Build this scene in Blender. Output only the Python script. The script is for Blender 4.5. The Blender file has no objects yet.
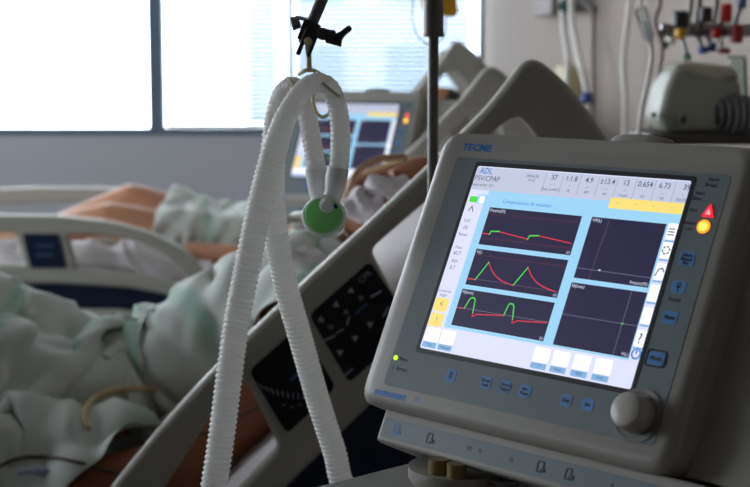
import bpy, bmesh, math, random
import numpy as np
from mathutils import Vector, Matrix, Euler
from mathutils.bvhtree import BVHTree

random.seed(7)
PI = math.pi
R = math.radians
SC = bpy.context.scene
COL = SC.collection

# ------------------------------------------------------------------ camera
CAMZ, PITCH, F = 1.45, R(7.0), 1500.0
cam = bpy.data.cameras.new('camera')
cam.lens = 72.0; cam.sensor_width = 36.0; cam.sensor_fit = 'HORIZONTAL'
cam.clip_start = .05; cam.clip_end = 200
cam.dof.use_dof = True; cam.dof.focus_distance = 1.40; cam.dof.aperture_fstop = 7.5
cam.dof.aperture_blades = 7
co = bpy.data.objects.new('camera', cam); COL.objects.link(co)
co.location = (0, 0, CAMZ); co.rotation_euler = (PI/2 - PITCH, 0, 0)
SC.camera = co

def w(px, py, Y):
    """place in the room (at distance Y in front of the camera spot) seen at a photo position"""
    cx, cy = (px-375)/F, -(py-243.5)/F
    d = Vector((cx, cy*math.sin(PITCH) + math.cos(PITCH), cy*math.cos(PITCH) - math.sin(PITCH)))
    d *= Y/d.y
    return Vector((d.x, d.y, CAMZ + d.z))

# ------------------------------------------------------------------ materials
def lin(c):
    f = lambda v: v/12.92 if v <= .04045 else ((v+.055)/1.055)**2.4
    return tuple(f(v/255) for v in c) + (1,)
MATS = {}
def mat(name, rgb, rough=.5, metal=0, bump=0, scale=60, var=.06, spec=.5, trans=0, sss=0, coat=0):
    if name in MATS: return MATS[name]
    m = bpy.data.materials.new(name); m.use_nodes = True
    nt = m.node_tree; b = nt.nodes['Principled BSDF']
    b.inputs['Roughness'].default_value = rough; b.inputs['Metallic'].default_value = metal
    b.inputs['Specular IOR Level'].default_value = spec
    b.inputs['Coat Weight'].default_value = coat
    if trans: b.inputs['Transmission Weight'].default_value = trans
    if sss:
        b.inputs['Subsurface Weight'].default_value = sss
        b.inputs['Subsurface Radius'].default_value = (.02, .01, .005)
    tc = nt.nodes.new('ShaderNodeTexCoord')
    n = nt.nodes.new('ShaderNodeTexNoise'); n.inputs['Scale'].default_value = scale; n.inputs['Detail'].default_value = 4
    nt.links.new(tc.outputs['Object'], n.inputs['Vector'])
    mx = nt.nodes.new('ShaderNodeMixRGB')
    c = lin(rgb)
    mx.inputs[1].default_value = tuple(min(1, v*(1-var)) for v in c[:3]) + (1,)
    mx.inputs[2].default_value = tuple(min(1, v*(1+var)) for v in c[:3]) + (1,)
    nt.links.new(n.outputs['Fac'], mx.inputs[0]); nt.links.new(mx.outputs[0], b.inputs['Base Color'])
    if bump:
        bp = nt.nodes.new('ShaderNodeBump'); bp.inputs['Strength'].default_value = bump; bp.inputs['Distance'].default_value = .002
        nt.links.new(n.outputs['Fac'], bp.inputs['Height']); nt.links.new(bp.outputs['Normal'], b.inputs['Normal'])
    MATS[name] = m
    return m
def emit(name, rgb, s=1.0):
    if name in MATS: return MATS[name]
    m = bpy.data.materials.new(name); m.use_nodes = True
    b = m.node_tree.nodes['Principled BSDF']
    b.inputs['Base Color'].default_value = (.01, .01, .01, 1); b.inputs['Roughness'].default_value = .35
    b.inputs['Emission Color'].default_value = lin(rgb); b.inputs['Emission Strength'].default_value = s
    MATS[name] = m
    return m

RAILC = mat('rail_plastic', (166, 163, 152), .42, bump=.05, scale=300, var=.02)
RAILD = mat('bed_frame_grey', (150, 147, 138), .5)
NAVY = mat('navy_plastic', (16, 28, 54), .45, spec=.3)
PANEL = mat('keypad_black', (9, 11, 22), .5, var=.2, scale=20, spec=.25)
PRINT = mat('keypad_print', (150, 155, 165), .5)
PRINTB = mat('keypad_blue_print', (45, 80, 120), .5)
CASE = mat('ventilator_plastic', (158, 154, 146), .45, bump=.03, scale=400, var=.02)
CASEFACE = mat('ventilator_front_film', (112, 122, 126), .4, var=.02)
STRIP = mat('port_strip_film', (118, 130, 136), .4)
BLACKP = mat('black_plastic', (16, 17, 20), .4)
BEZ = mat('screen_bezel', (34, 36, 40), .35)
BTN = mat('button_blue', (78, 142, 204), .45)
BTNT = mat('button_print', (22, 34, 52), .5)
LOGO = mat('logo_blue', (8, 118, 196), .4)
KNOB = mat('knob_plastic', (178, 172, 164), .4)
def translucent(name, rgb, f):
    m = mat(name, rgb, .35, var=.02); nt = m.node_tree; b = nt.nodes['Principled BSDF']; out = nt.nodes['Material Output']
    t = nt.nodes.new('ShaderNodeBsdfTranslucent'); t.inputs[0].default_value = lin(rgb); x = nt.nodes.new('ShaderNodeMixShader'); x.inputs[0].default_value = f
    nt.links.new(b.outputs[0], x.inputs[1]); nt.links.new(t.outputs[0], x.inputs[2]); nt.links.new(x.outputs[0], out.inputs['Surface'])
    return m
HOSE = translucent('hose_plastic', (240, 239, 236), .5)
HOSEC = translucent('cuff_plastic', (240, 240, 240), .5)
BEIGE = mat('beige_plastic', (196, 178, 140), .4)
GREEN = translucent('green_filter', (180, 244, 172), .6)
METALD = mat('dark_metal', (98, 96, 94), .4)
STEEL = mat('steel', (150, 152, 155), .3, metal=.9)
SHEETW = mat('white_linen', (214, 208, 210), .85, bump=.35, scale=180)
WHITE = mat('white_plastic', (222, 220, 214), .4)
GREYP = mat('grey_plastic', (120, 118, 116), .45)
YEL = mat('yellow_plastic', (226, 168, 40), .45)
RED = mat('red_plastic', (190, 32, 32), .4)
BLUE = mat('blue_plastic', (40, 70, 140), .4)
GRNP = mat('green_plastic', (40, 120, 70), .4)
BROWN = mat('amber_tube', (184, 156, 104), .3, trans=.2)
SKIN1 = mat('skin_brown', (150, 92, 62), .5, sss=.12, bump=.1, scale=90)
SKIN2 = mat('skin_tan', (192, 136, 104), .5, sss=.12, bump=.1, scale=90)
HAIR = mat('dark_hair', (28, 22, 20), .6, bump=.5, scale=200)

def glass(name, tint=(1, 1, 1), fac=.08):
    if name in MATS: return MATS[name]
    m = bpy.data.materials.new(name); m.use_nodes = True
    nt = m.node_tree; nt.nodes.clear()
    o = nt.nodes.new('ShaderNodeOutputMaterial'); t = nt.nodes.new('ShaderNodeBsdfTransparent')
    g = nt.nodes.new('ShaderNodeBsdfGlossy'); g.inputs['Roughness'].default_value = .05
    mx = nt.nodes.new('ShaderNodeMixShader'); fr = nt.nodes.new('ShaderNodeFresnel'); fr.inputs['IOR'].default_value = 1.4
    t.inputs['Color'].default_value = tint + (1,)
    nt.links.new(fr.outputs[0], mx.inputs[0]); nt.links.new(t.outputs[0], mx.inputs[1])
    nt.links.new(g.outputs[0], mx.inputs[2]); nt.links.new(mx.outputs[0], o.inputs[0])
    MATS[name] = m
    return m
GLASS = glass('window_glass', (.96, .98, 1))
CLEAR = glass('clear_plastic', (.85, .88, .88))

def wall_mat(name, rgb):
    m = mat(name, rgb, .75, bump=.15, scale=35, var=.03)
    return m

def cloth_mat(name, rgb, rgb2, scale=5):
    m = bpy.data.materials.new(name); m.use_nodes = True
    nt = m.node_tree; b = nt.nodes['Principled BSDF']
    b.inputs['Roughness'].default_value = .88
    b.inputs['Sheen Weight'].default_value = .25
    tc = nt.nodes.new('ShaderNodeTexCoord')
    n = nt.nodes.new('ShaderNodeTexWave'); n.inputs['Scale'].default_value = scale
    n.inputs['Distortion'].default_value = 7; n.inputs['Detail'].default_value = 1
    rp = nt.nodes.new('ShaderNodeValToRGB')
    rp.color_ramp.elements[0].position = .93; rp.color_ramp.elements[0].color = lin(rgb)
    rp.color_ramp.elements[1].position = .99; rp.color_ramp.elements[1].color = lin(rgb2)
    nt.links.new(tc.outputs['UV'], n.inputs['Vector']); nt.links.new(n.outputs['Fac'], rp.inputs[0])
    nt.links.new(rp.outputs[0], b.inputs['Base Color'])
    v = nt.nodes.new('ShaderNodeTexNoise'); v.inputs['Scale'].default_value = 40; v.inputs['Detail'].default_value = 5
    nt.links.new(tc.outputs['Object'], v.inputs['Vector'])
    bp = nt.nodes.new('ShaderNodeBump'); bp.inputs['Strength'].default_value = .3; bp.inputs['Distance'].default_value = .004
    nt.links.new(v.outputs['Fac'], bp.inputs['Height']); nt.links.new(bp.outputs['Normal'], b.inputs['Normal'])
    return m
MINT = cloth_mat('mint_printed_cloth', (200, 205, 198), (168, 194, 180), 1.4)

# ------------------------------------------------------------------ geometry helpers
def tag(o, label=None, cat=None, group=None, kind=None):
    if label: o['label'] = label
    if cat: o['category'] = cat
    if group: o['group'] = group
    if kind: o['kind'] = kind
    return o
def empty(name, loc=(0, 0, 0), rz=0, label=None, cat=None, group=None):
    o = bpy.data.objects.new(name, None); COL.objects.link(o)
    o.empty_display_size = .1
    o.location = loc; o.rotation_euler = (0, 0, rz)
    return tag(o, label, cat, group)
def copy_tree(o, parent=None):
    c = o.copy(); COL.objects.link(c)
    if parent is not None: c.parent = parent
    for ch in list(o.children): copy_tree(ch, c)
    return c

def eval_mesh(o):
    dg = bpy.context.evaluated_depsgraph_get(); dg.update()
    return bpy.data.meshes.new_from_object(o.evaluated_get(dg))

class MB:
    def __init__(s): s.v = []; s.f = []; s.m = []
    def add(s, vs, fs, mi=0, M=None):
        b = len(s.v)
        s.v += [(M @ Vector(v)) if M is not None else Vector(v) for v in vs]
        for f in fs: s.f.append(tuple(i+b for i in f)); s.m.append(mi)
        return s
    def box(s, c, d, mi=0, M=None):
        x, y, z = c; a, b, e = d[0]/2, d[1]/2, d[2]/2
        vs = [(x+i*a, y+j*b, z+k*e) for i in (-1, 1) for j in (-1, 1) for k in (-1, 1)]
        return s.add(vs, [(0,1,3,2),(4,6,7,5),(0,4,5,1),(2,3,7,6),(0,2,6,4),(1,5,7,3)], mi, M)
    def ring_stack(s, rings, mi=0, cap=True, M=None):
        n = len(rings[0]); vs = [p for r in rings for p in r]; fs = []
        for i in range(len(rings)-1):
            for j in range(n):
                k = (j+1) % n
                fs.append((i*n+j, i*n+k, (i+1)*n+k, (i+1)*n+j))
        if cap:
            fs.append(tuple(range(n-1, -1, -1))); b = (len(rings)-1)*n; fs.append(tuple(range(b, b+n)))
        return s.add(vs, fs, mi, M)
    def tube(s, pts, r, seg=12, mi=0, M=None, cap=True):
        pts = [Vector(p) for p in pts]; n = len(pts)
        rr = r if hasattr(r, '__len__') else [r]*n
        t0 = (pts[1]-pts[0]).normalized()
        up = Vector((0, 0, 1)) if abs(t0.z) < .9 else Vector((1, 0, 0))
        nrm = t0.cross(up).normalized(); rings = []
        for i in range(n):
            a = pts[max(i-1, 0)]; b = pts[min(i+1, n-1)]; t = (b-a)
            t = t.normalized() if t.length > 1e-9 else t0
            nrm = (nrm - t*nrm.dot(t)).normalized(); bi = t.cross(nrm)
            rings.append([pts[i] + (nrm*math.cos(2*PI*k/seg) + bi*math.sin(2*PI*k/seg))*rr[i] for k in range(seg)])
        return s.ring_stack(rings, mi, cap, M)
    def cyl(s, p0, p1, r0, r1=None, seg=24, mi=0, M=None, ch=0):
        r1 = r0 if r1 is None else r1
        p0, p1 = Vector(p0), Vector(p1)
        if ch:
            d = (p1-p0).normalized()*ch
            return s.tube([p0, p0+d, p1-d, p1], [r0-ch, r0, r1, r1-ch], seg, mi, M)
        return s.tube([p0, p1], [r0, r1], seg, mi, M)
    def ball(s, c, r, mi=0, seg=20, M=None, rot=None):
        r = r if hasattr(r, '__len__') else (r, r, r); rings = []
        for i in range(1, seg//2):
            th = PI*i/(seg//2)
            ring = []
            for k in range(seg):
                p = Vector((r[0]*math.sin(th)*math.cos(2*PI*k/seg), r[1]*math.sin(th)*math.sin(2*PI*k/seg), r[2]*math.cos(th)))
                if rot: p = rot @ p
                ring.append(Vector(c)+p)
            rings.append(ring)
        return s.ring_stack(rings, mi, True, M)
    def poly(s, pts, z0, z1, mi=0, M=None):
        n = len(pts)
        vs = [(p[0], p[1], z0) for p in pts] + [(p[0], p[1], z1) for p in pts]
        fs = [tuple(range(n-1, -1, -1)), tuple(range(n, 2*n))] + [(i, (i+1) % n, n+(i+1) % n, n+i) for i in range(n)]
        return s.add(vs, fs, mi, M)
    def mesh(s, me, mi=0, M=None):
        return s.add([v.co.copy() for v in me.vertices], [tuple(p.vertices) for p in me.polygons], mi, M)
    def build(s, name, mats, parent=None, smooth=True, bevel=0, bseg=2, sub=0, angle=40):
        me = bpy.data.meshes.new(name); me.from_pydata([tuple(v) for v in s.v], [], s.f)
        mats = mats if isinstance(mats, (list, tuple)) else [mats]
        for m in mats: me.materials.append(m)
        for p, m in zip(me.polygons, s.m): p.material_index = m
        bm = bmesh.new(); bm.from_mesh(me); bmesh.ops.recalc_face_normals(bm, faces=bm.faces); bm.to_mesh(me); bm.free()
        if smooth: me.shade_smooth()
        o = bpy.data.objects.new(name, me); COL.objects.link(o)
        if bevel:
            b = o.modifiers.new('bevel', 'BEVEL'); b.width = bevel; b.segments = bseg; b.limit_method = 'ANGLE'; b.angle_limit = R(35)
            b.harden_normals = False
        if sub:
            b = o.modifiers.new('sub', 'SUBSURF'); b.levels = sub; b.render_levels = sub
        if smooth and not sub:
            me.set_sharp_from_angle(angle=R(angle)) if not bevel else None
            if bevel:
                e = o.modifiers.new('wn', 'WEIGHTED_NORMAL'); e.keep_sharp = False
        if parent is not None: o.parent = parent
        return o

def spline(P, n=12):
    P = [Vector(p) for p in P]; out = []
    Q = [P[0]*2-P[1]] + P + [P[-1]*2-P[-2]]
    for i in range(1, len(Q)-2):
        a, b, c, d = Q[i-1:i+3]
        for k in range(n):
            t = k/n
            out.append(.5*((2*b)+(c-a)*t+(2*a-5*b+4*c-d)*t*t+(3*b-a-3*c+d)*t**3))
    out.append(P[-1]); return out
def resample(P, step):
    out = [P[0]]; acc = 0
    for a, b in zip(P[:-1], P[1:]):
        L = (b-a).length; t = step-acc
        while t <= L: out.append(a.lerp(b, t/L)); t += step
        acc = (acc+L) % step
    return out
def rpoly(pts, r=.01, n=6):
    """rounded polygon; r a number or one per corner"""
    P = [Vector((p[0], p[1])) for p in pts]; N = len(P); out = []
    rr = r if hasattr(r, '__len__') else [r]*N
    for i in range(N):
        a, b, c = P[i-1], P[i], P[(i+1) % N]
        u, v = (a-b), (c-b); q = min(rr[i], u.length*.49, v.length*.49)
        p0 = b+u.normalized()*q; p1 = b+v.normalized()*q
        for k in range(n+1):
            t = k/n; out.append((1-t)**2*p0 + 2*t*(1-t)*b + t*t*p1)
    return out
def rrect(x0, y0, x1, y1, r=.003, n=5): return rpoly([(x0, y0), (x1, y0), (x1, y1), (x0, y1)], r, n)

def plate_mesh(loops, depth, bevel=0):
    """flat solid with holes, centred on z=0"""
    cu = bpy.data.curves.new('tmp', 'CURVE'); cu.dimensions = '2D'; cu.fill_mode = 'BOTH'
    cu.extrude = depth/2-bevel; cu.bevel_depth = bevel; cu.bevel_resolution = 2; cu.offset = -bevel
    for L in loops:
        s = cu.splines.new('POLY'); s.points.add(len(L)-1); s.use_cyclic_u = True
        for p, q in zip(s.points, L): p.co = (q[0], q[1], 0, 1)
    o = bpy.data.objects.new('tmp', cu); COL.objects.link(o)
    me = eval_mesh(o); bpy.data.objects.remove(o); return me
FONT = {}
def text_mesh(txt, size, align='CENTER', bold=0.0, shear=0):
    cu = bpy.data.curves.new('tmp', 'FONT'); cu.body = txt; cu.size = size; cu.align_x = align; cu.align_y = 'CENTER'
    cu.offset = bold; cu.shear = shear; cu.resolution_u = 2
    o = bpy.data.objects.new('tmp', cu); COL.objects.link(o)
    me = eval_mesh(o); bpy.data.objects.remove(o); return me

# ------------------------------------------------------------------ room
YW = 7.0
def box_obj(name, lo, hi, m, kind='structure', bevel=0):
    mb = MB(); mb.box([(a+b)/2 for a, b in zip(lo, hi)], [b-a for a, b in zip(lo, hi)])
    o = mb.build(name, m, smooth=False, bevel=bevel)
    if kind: o['kind'] = kind
    return o
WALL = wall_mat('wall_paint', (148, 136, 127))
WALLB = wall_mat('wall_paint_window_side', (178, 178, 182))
CEIL = wall_mat('ceiling_paint', (205, 205, 200))
FLOOR = mat('vinyl_floor', (112, 116, 118), .35, scale=12, var=.12)
FRAME = mat('window_frame_slate', (92, 108, 124), .4)
X0, Y0, H = -4.2, -1.6, 2.9
xr = lambda y: .5 + (YW-y)*.09
box_obj('floor', (X0-.2, Y0-.2, -.1), (1.8, YW+.2, 0), FLOOR)
box_obj('ceiling', (X0-.2, Y0-.2, H), (1.8, YW+.2, H+.1), CEIL)
LW0, LW1 = 1.8, 6.7          # unseen window added in the left wall to bring in side light
mb = MB(); mb.box((X0-.075, (Y0+YW)/2, .45), (.15, YW-Y0+.3, .9)); mb.box((X0-.075, (Y0+YW)/2, (2.6+H)/2), (.15, YW-Y0+.3, H-2.6))
mb.box((X0-.075, (Y0-.15+LW0)/2, 1.75), (.15, LW0-Y0+.15, 1.7)); mb.box((X0-.075, (LW1+YW+.15)/2, 1.75), (.15, YW+.15-LW1, 1.7))
tag(mb.build('wall_left', WALL, smooth=False), kind='structure')
box_obj('wall_front', (X0, Y0-.15, 0), (1.5, Y0, H), WALL)
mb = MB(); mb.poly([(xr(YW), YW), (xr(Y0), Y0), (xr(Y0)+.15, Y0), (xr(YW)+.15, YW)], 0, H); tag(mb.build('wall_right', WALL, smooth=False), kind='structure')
mb = MB(); mb.poly([(xr(YW)-.012, YW), (xr(Y0)-.012, Y0), (xr(Y0), Y0), (xr(YW), YW)], 0, .1); tag(mb.build('baseboard_right', WHITE, smooth=False), kind='structure')
ZS, ZT = 1.10, 2.55          # window sill, head
XE = w(482, 100, YW).x       # right end of the window band
XL = -3.9
mb = MB()
mb.box(((X0+.7)/2, YW+.1, ZS/2), (.7-X0, .2, ZS)); mb.box(((X0+.7)/2, YW+.1, (ZT+H)/2), (.7-X0, .2, H-ZT))
mb.box(((X0+XL)/2, YW+.1, (ZS+ZT)/2), (XL-X0, .2, ZT-ZS)); mb.box(((XE+.7)/2, YW+.1, (ZS+ZT)/2), (.7-XE, .2, ZT-ZS))
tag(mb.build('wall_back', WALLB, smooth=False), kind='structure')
box_obj('baseboard_back', (X0, YW-.012, 0), (.49, YW, .1), WHITE)
# windows: (x0,x1)
m1 = w(155.5, 60, YW).x; m2 = w(290.5, 60, YW).x
panes = [(XL, -2.5), (-2.5, m1), (m1, m2), (m2, XE)]
widths = {0: .035, 1: .035, 2: .034, 3: .012, 4: .016}
edges = [XL, -2.5, m1, m2, XE]
for i, (a, b) in enumerate(panes):
    fa, fb = widths[i], widths[i+1]
    mb = MB()
    zb = .032
    mb.box(((a+b)/2, YW+.03, ZS+zb/2), (b-a, .07, zb)); mb.box(((a+b)/2, YW+.03, ZT-.03), (b-a, .07, .06))
    mb.box((a+fa/2+ .0, YW+.03, (ZS+ZT)/2), (fa, .069, ZT-ZS)); mb.box((b-fb/2, YW+.03, (ZS+ZT)/2), (fb, .069, ZT-ZS))
    fr = tag(mb.build('window_%d' % (i+1), FRAME, smooth=False), kind='structure')
    mb = MB(); mb.box(((a+b)/2, YW+.045, (ZS+ZT)/2), (b-a-.01, .005, ZT-ZS-.02))
    mb.build('glass_pane', GLASS, fr, smooth=False)

mb = MB()
for k in range(5): mb.box((X0-.05, LW0+(LW1-LW0)*k/4, 1.75), (.06, .06, 1.7))
for z in (.93, 2.57): mb.box((X0-.05, (LW0+LW1)/2, z), (.059, LW1-LW0, .06))
fr = tag(mb.build('window_5', FRAME, smooth=False), kind='structure')  # frame of the added left window, out of view
mb = MB(); mb.box((X0-.05, (LW0+LW1)/2, 1.75), (.005, LW1-LW0-.02, 1.66)); mb.build('glass_pane', GLASS, fr, smooth=False)
# blinds (translucent slats)
SLAT = bpy.data.materials.new('blind_slat'); SLAT.use_nodes = True
nt = SLAT.node_tree; nt.nodes.clear()
o_ = nt.nodes.new('ShaderNodeOutputMaterial'); d_ = nt.nodes.new('ShaderNodeBsdfDiffuse'); t_ = nt.nodes.new('ShaderNodeBsdfTranslucent'); x_ = nt.nodes.new('ShaderNodeMixShader')
d_.inputs[0].default_value = (.5, .6, .7, 1); t_.inputs[0].default_value = (.32, .385, .44, 1); x_.inputs[0].default_value = .5
nt.links.new(d_.outputs[0], x_.inputs[1]); nt.links.new(t_.outputs[0], x_.inputs[2]); nt.links.new(x_.outputs[0], o_.inputs[0])
def blind(xa, xb, zlow, label):
    mb = MB(); z = ZT-.07
    while z > zlow:
        th = R(47); c, s = math.cos(th), math.sin(th); hw = .0125
        mb.add([(xa, YW-.03-hw*c, z-hw*s), (xb, YW-.03-hw*c, z-hw*s), (xb, YW-.03, z+.002), (xa, YW-.03, z+.002), (xb, YW-.03+hw*c, z+hw*s), (xa, YW-.03+hw*c, z+hw*s)], [(0, 1, 2, 3), (3, 2, 4, 5)])
        z -= .0215
    root = empty('window_blind', ((xa+xb)/2, YW-.03, zlow), 0, label, 'blind', 'venetian blinds')
    inv = Matrix.Translation(-root.location)
    def put(name, m, mats, **k):
        m.v = [inv @ v for v in m.v]; return m.build(name, mats, root, **k)
    put('slats', mb, SLAT, smooth=False)
    r = MB(); r.box(((xa+xb)/2, YW-.03, ZT-.045), (xb-xa, .035, .035)); put('head_rail', r, WHITE, smooth=False)
    r = MB(); r.box(((xa+xb)/2, YW-.03, zlow-.008), (xb-xa, .025, .014)); put('bottom_rail', r, WHITE, smooth=False)
    for q in (.12, .88):
        r = MB(); r.cyl((xa+(xb-xa)*q, YW-.045, zlow), (xa+(xb-xa)*q, YW-.045, ZT-.06), .0012, seg=6); put('cord', r, WHITE)
blind(w(167, 60, YW).x, w(277, 60, YW).x, w(200, 124, YW).z, 'pale blue venetian blind left of the hanging breathing hoses')
blind(w(298, 60, YW).x, w(468, 60, YW).x, w(400, 124, YW).z, 'pale blue venetian blind behind the grey post, right of the hoses')

# outdoors: pale building and ground seen through the blinds
OUT = mat('outdoor_facade', (212, 220, 228), .8)
mb = MB(); mb.box((2.5, 26, 3), (9, 4, 9.2)); fac = MB()
o = mb.build('building', OUT, smooth=False); tag(o, 'pale building outside, seen blurred through the window blinds', 'building')
for k in range(4):
    for j in range(3):
        q = MB(); q.box((-.9+k*1.5, 23.97, 1.2+j*1.6), (.8, .06, .9)); q.build('window', mat('outdoor_window', (160, 172, 184), .3), o, smooth=False)
mb = MB(); mb.box((0, 40, -3), (90, 65, .2)); tag(mb.build('ground', mat('outdoor_ground', (150, 150, 148), .9), smooth=False), kind='structure')

# ------------------------------------------------------------------ ventilator
# face frame: u right, v up, n out of the front; origin = top left of the screen
TILT = R(25)
TL = Vector((-.125, -.12, 1.348))
FM = Matrix(((1, 0, 0, TL.x), (0, math.sin(TILT), -math.cos(TILT), TL.y), (0, math.cos(TILT), math.sin(TILT), TL.z), (0, 0, 0, 1)))
def mm(pts): return [(p[0]/1000, p[1]/1000) for p in pts]
def vent_root(tlx, tly, rz, label):
    c, s = math.cos(rz), math.sin(rz)
    return empty('ventilator', (tlx-(c*TL.x-s*TL.y), tly-(s*TL.x+c*TL.y), 0), rz, label, 'ventilator', 'bedside ventilators with lit screens')
vr = vent_root(.0998, 1.4406, R(-47.1), 'large grey ventilator in front with sharp lit screen and round knob')

def face_plate(name, u0, v0, u1, v1, r, h0, h1, m, bevel=0, bv=.002):
    mb = MB(); mb.mesh(plate_mesh([mm(rrect(u0, v0, u1, v1, r))], (h1-h0)/1000, bevel/1000), 0, FM @ Matrix.Translation((0, 0, (h0+h1)/2000)))
    return mb.build(name, m, vr)
# case: front shell with tapered back
mb = MB()
def shell(rects, mi=0):
    rings = []
    for (u0, v0, u1, v1, r, h) in rects:
        rings.append([Vector((p[0], p[1], h/1000)) for p in mm(rrect(u0, v0, u1, v1, r, 6))])
    mb.ring_stack(rings, mi, True, FM)
shell([(-46, -237, 290, 24, 14, 0), (-54, -242, 296, 30, 17, -1.5), (-64, -247, 302, 36, 22, -8), (-66, -247, 302, 36, 22, -30), (-62, -245, 299, 33, 18, -33)])
case = mb.build('front_case', CASE, vr)
mb = MB()
shell([(-40, -240, 372, 27, 14, -30), (-42, -242, 376, 29, 16, -40), (-38, -238, 372, 24, 20, -120), (-10, -200, 330, -10, 26, -165)])
mb.build('rear_housing', CASE, vr)
face_plate('front_film', -32, -226, 283, 8, 5, -1, .4, CASEFACE)
face_plate('screen_bezel', -4.5, -189, 250, 4.5, 4, 0, .8, BEZ)

# --- the screen, with all it shows
S = MB()
SM = [emit('scr_white', (218, 222, 246), 1.06), emit('scr_lightblue', (158, 214, 248), 1.0), emit('scr_navy', (33, 28, 62), 1), emit('scr_top', (196, 202, 226), 1),
      emit('scr_red', (226, 48, 66), 1), emit('scr_green', (72, 214, 70), 1.1), emit('scr_yellow', (248, 222, 120), 1.05), emit('scr_text', (60, 66, 104), 1),
      emit('scr_blue', (64, 130, 214), 1), emit('scr_grid', (118, 84, 120), .8), emit('scr_purewhite', (255, 255, 255), 1.15), emit('scr_axis', (140, 140, 158), .9),
      emit('scr_tabblue', (128, 176, 222), 1), emit('scr_darkred', (110, 36, 74), .8)]
W_, LB, NV, TP, RD, GR, YE, TX, BL, GD, PW, AX, TB, DR = range(14)
def sr(u0, v0, u1, v1, mi, h=1.0, r=0):
    pts = mm(rrect(u0, v0, u1, v1, r, 4)) if r else mm([(u0, v0), (u1, v0), (u1, v1), (u0, v1)])
    S.poly(pts, (h-.06)/1000, h/1000, mi, FM)
def st(txt, u, v, size, mi=TX, h=1.35, align='CENTER', bold=0, shear=0):
    S.mesh(text_mesh(txt, size/1000, align, bold/1000, shear), mi, FM @ Matrix.Translation((u/1000, v/1000, h/1000)))
def sl(pts, mi, wd=.9, h=1.3):
    P = [Vector(p) for p in pts]; 
    for a, b in zip(P[:-1], P[1:]):
        d = (b-a).normalized()*wd*.3; n = Vector((-d.y, d.x)).normalized()*wd/2; a2, b2 = a-d, b+d
        S.poly([(q.x/1000, q.y/1000) for q in (a2-n, b2-n, b2+n, a2+n)], (h-.02)/1000, h/1000, mi, FM)
sr(0, -184.5, 246, 0, W_, .95, 2.5)
sr(0.5, -24, 246, -1, TP, 1.0)
sr(24, -28.5, 246, -24, LB, 1.0)
sr(168, -30.5, 246, -20.5, YE, 1.1)
for i in range(4): st('··:··', 178+i*19, -25.3, 5, AX, 1.3)
sr(13, -38, 246, -28.6, LB, 1.05); sr(22, -161, 246, -28.6, LB, 1.0, 2)
st('Compensación de volumen', 75, -33.6, 5.4, BL)
st('ADL', 13, -5, 8.6, BL, bold=.15); st('PSV/CPAP', 17, -12.5, 7.6, TX); st('Respiración: 12:1', 14, -19, 4.3, TX)
st('08/06/20', 72, -6.5, 4.2, TX); st('14:12', 72, -10.5, 4.2, TX)
for i, (t, b_, c_) in enumerate([('37', '- - -', 'Peak cmH2O'), ('1:1.8', '--', 'I:E'), ('4.9', '---', 'VM'), ('±13.4', '----', 'ml'), ('13', '---', 'f total'), ('0.654', '-', 'VT'), ('6.73', '---', 'VE'), ('39', '--', 'FiO2%')]):
    u = 98 + i*20.5
    st(t, u+ (2 if i == 7 else 0), -6.4, 7.2, TX, bold=.05); st(b_, u, -13, 4, TX); st(c_, u, -18, 4, TX)
    if i < 8: sl([(u-10.3, -2), (u-10.3, -21)], AX, .4, 1.2)
# five plots
plots = [(32, -77.5, 142.8, -40.3, 'Presión(PS)'), (31.5, -117.6, 142.5, -82, 'V(L)'), (30, -157.8, 142, -122, 'Fl(l/min)'), (154, -97.2, 234, -40, 'V/P(L)'), (153.5, -159, 235, -101.5, 'Fl(l/min)')]
for (a, b, c, d, t) in plots:
    sr(a, b, c, d, NV, 1.15); st(t, a+1.5, d-3, 4.2, W_, 1.35, 'LEFT')
for (a, b, c, d, t) in plots:
    st('(s)' if a < 100 else ('Presión(PS)' if d > -60 else 'V(L)'), c-1, b+2.6, 4, W_, 1.35, 'RIGHT')
    for k in range(6):
        st('-', a-4, b+(d-b)*(k+.5)/6, 4, BL); 
sl([(33, -47), (142, -46.5)], DR, .5); sl([(33, -71), (142, -71)], DR, .6)
sl([(32, -66.6), (41.5, -66.6)], RD); sl([(41.5, -67.2), (42.8, -63.6), (53, -63)], GR, 1.2); sl([(53, -63.3), (89, -67.2)], RD)
sl([(89, -67.8), (90.4, -63.8), (101, -62.8)], GR, 1.2); sl([(101, -63), (140, -66.4)], RD)
sl([(33, -88), (142, -88)], DR, .6); sl([(32, -111), (142, -112)], GD, .5)
sl([(31, -111.8), (41.8, -111.9)], RD); sl([(41.8, -112), (52, -93.5)], GR, 1.2)
def expo(u0, u1, v0, v1, n=14):
    return [(u0+(u1-u0)*k/n, v1+(v0-v1)*(math.exp(-2.6*k/n)-math.exp(-2.6))/(1-math.exp(-2.6))) for k in range(n+1)]
sl(expo(52, 89, -93.5, -112), RD); sl([(89, -112), (99.9, -93.5)], GR, 1.2); sl(expo(99.9, 139.7, -93.5, -112), RD)
sl([(30, -140.3), (141, -140.3)], AX, .35)
sl([(30.5, -140.6), (39.7, -140.4)], RD); sl([(39.7, -140.4), (43, -131), (44.3, -129.4), (48, -129.2), (49.8, -130.6), (51.8, -143.5)], GR, 1.2)
sl([(51.8, -143), (52.3, -147), (57, -144), (89, -141)], RD)
sl([(89, -140.6), (90.8, -131), (92, -129.2), (95.6, -129.2), (97.6, -131), (100.6, -143)], GR, 1.2)
sl([(100.6, -142), (101.2, -146.8), (107, -143.6), (139.8, -141)], RD)
sl([(170.5, -97), (174, -40)], GD, .6); sl([(154, -88), (234, -88.5)], AX, .35); sl([(219, -159), (219, -102)], AX, .35); sl([(154, -131), (235, -131)], AX, .35)
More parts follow.
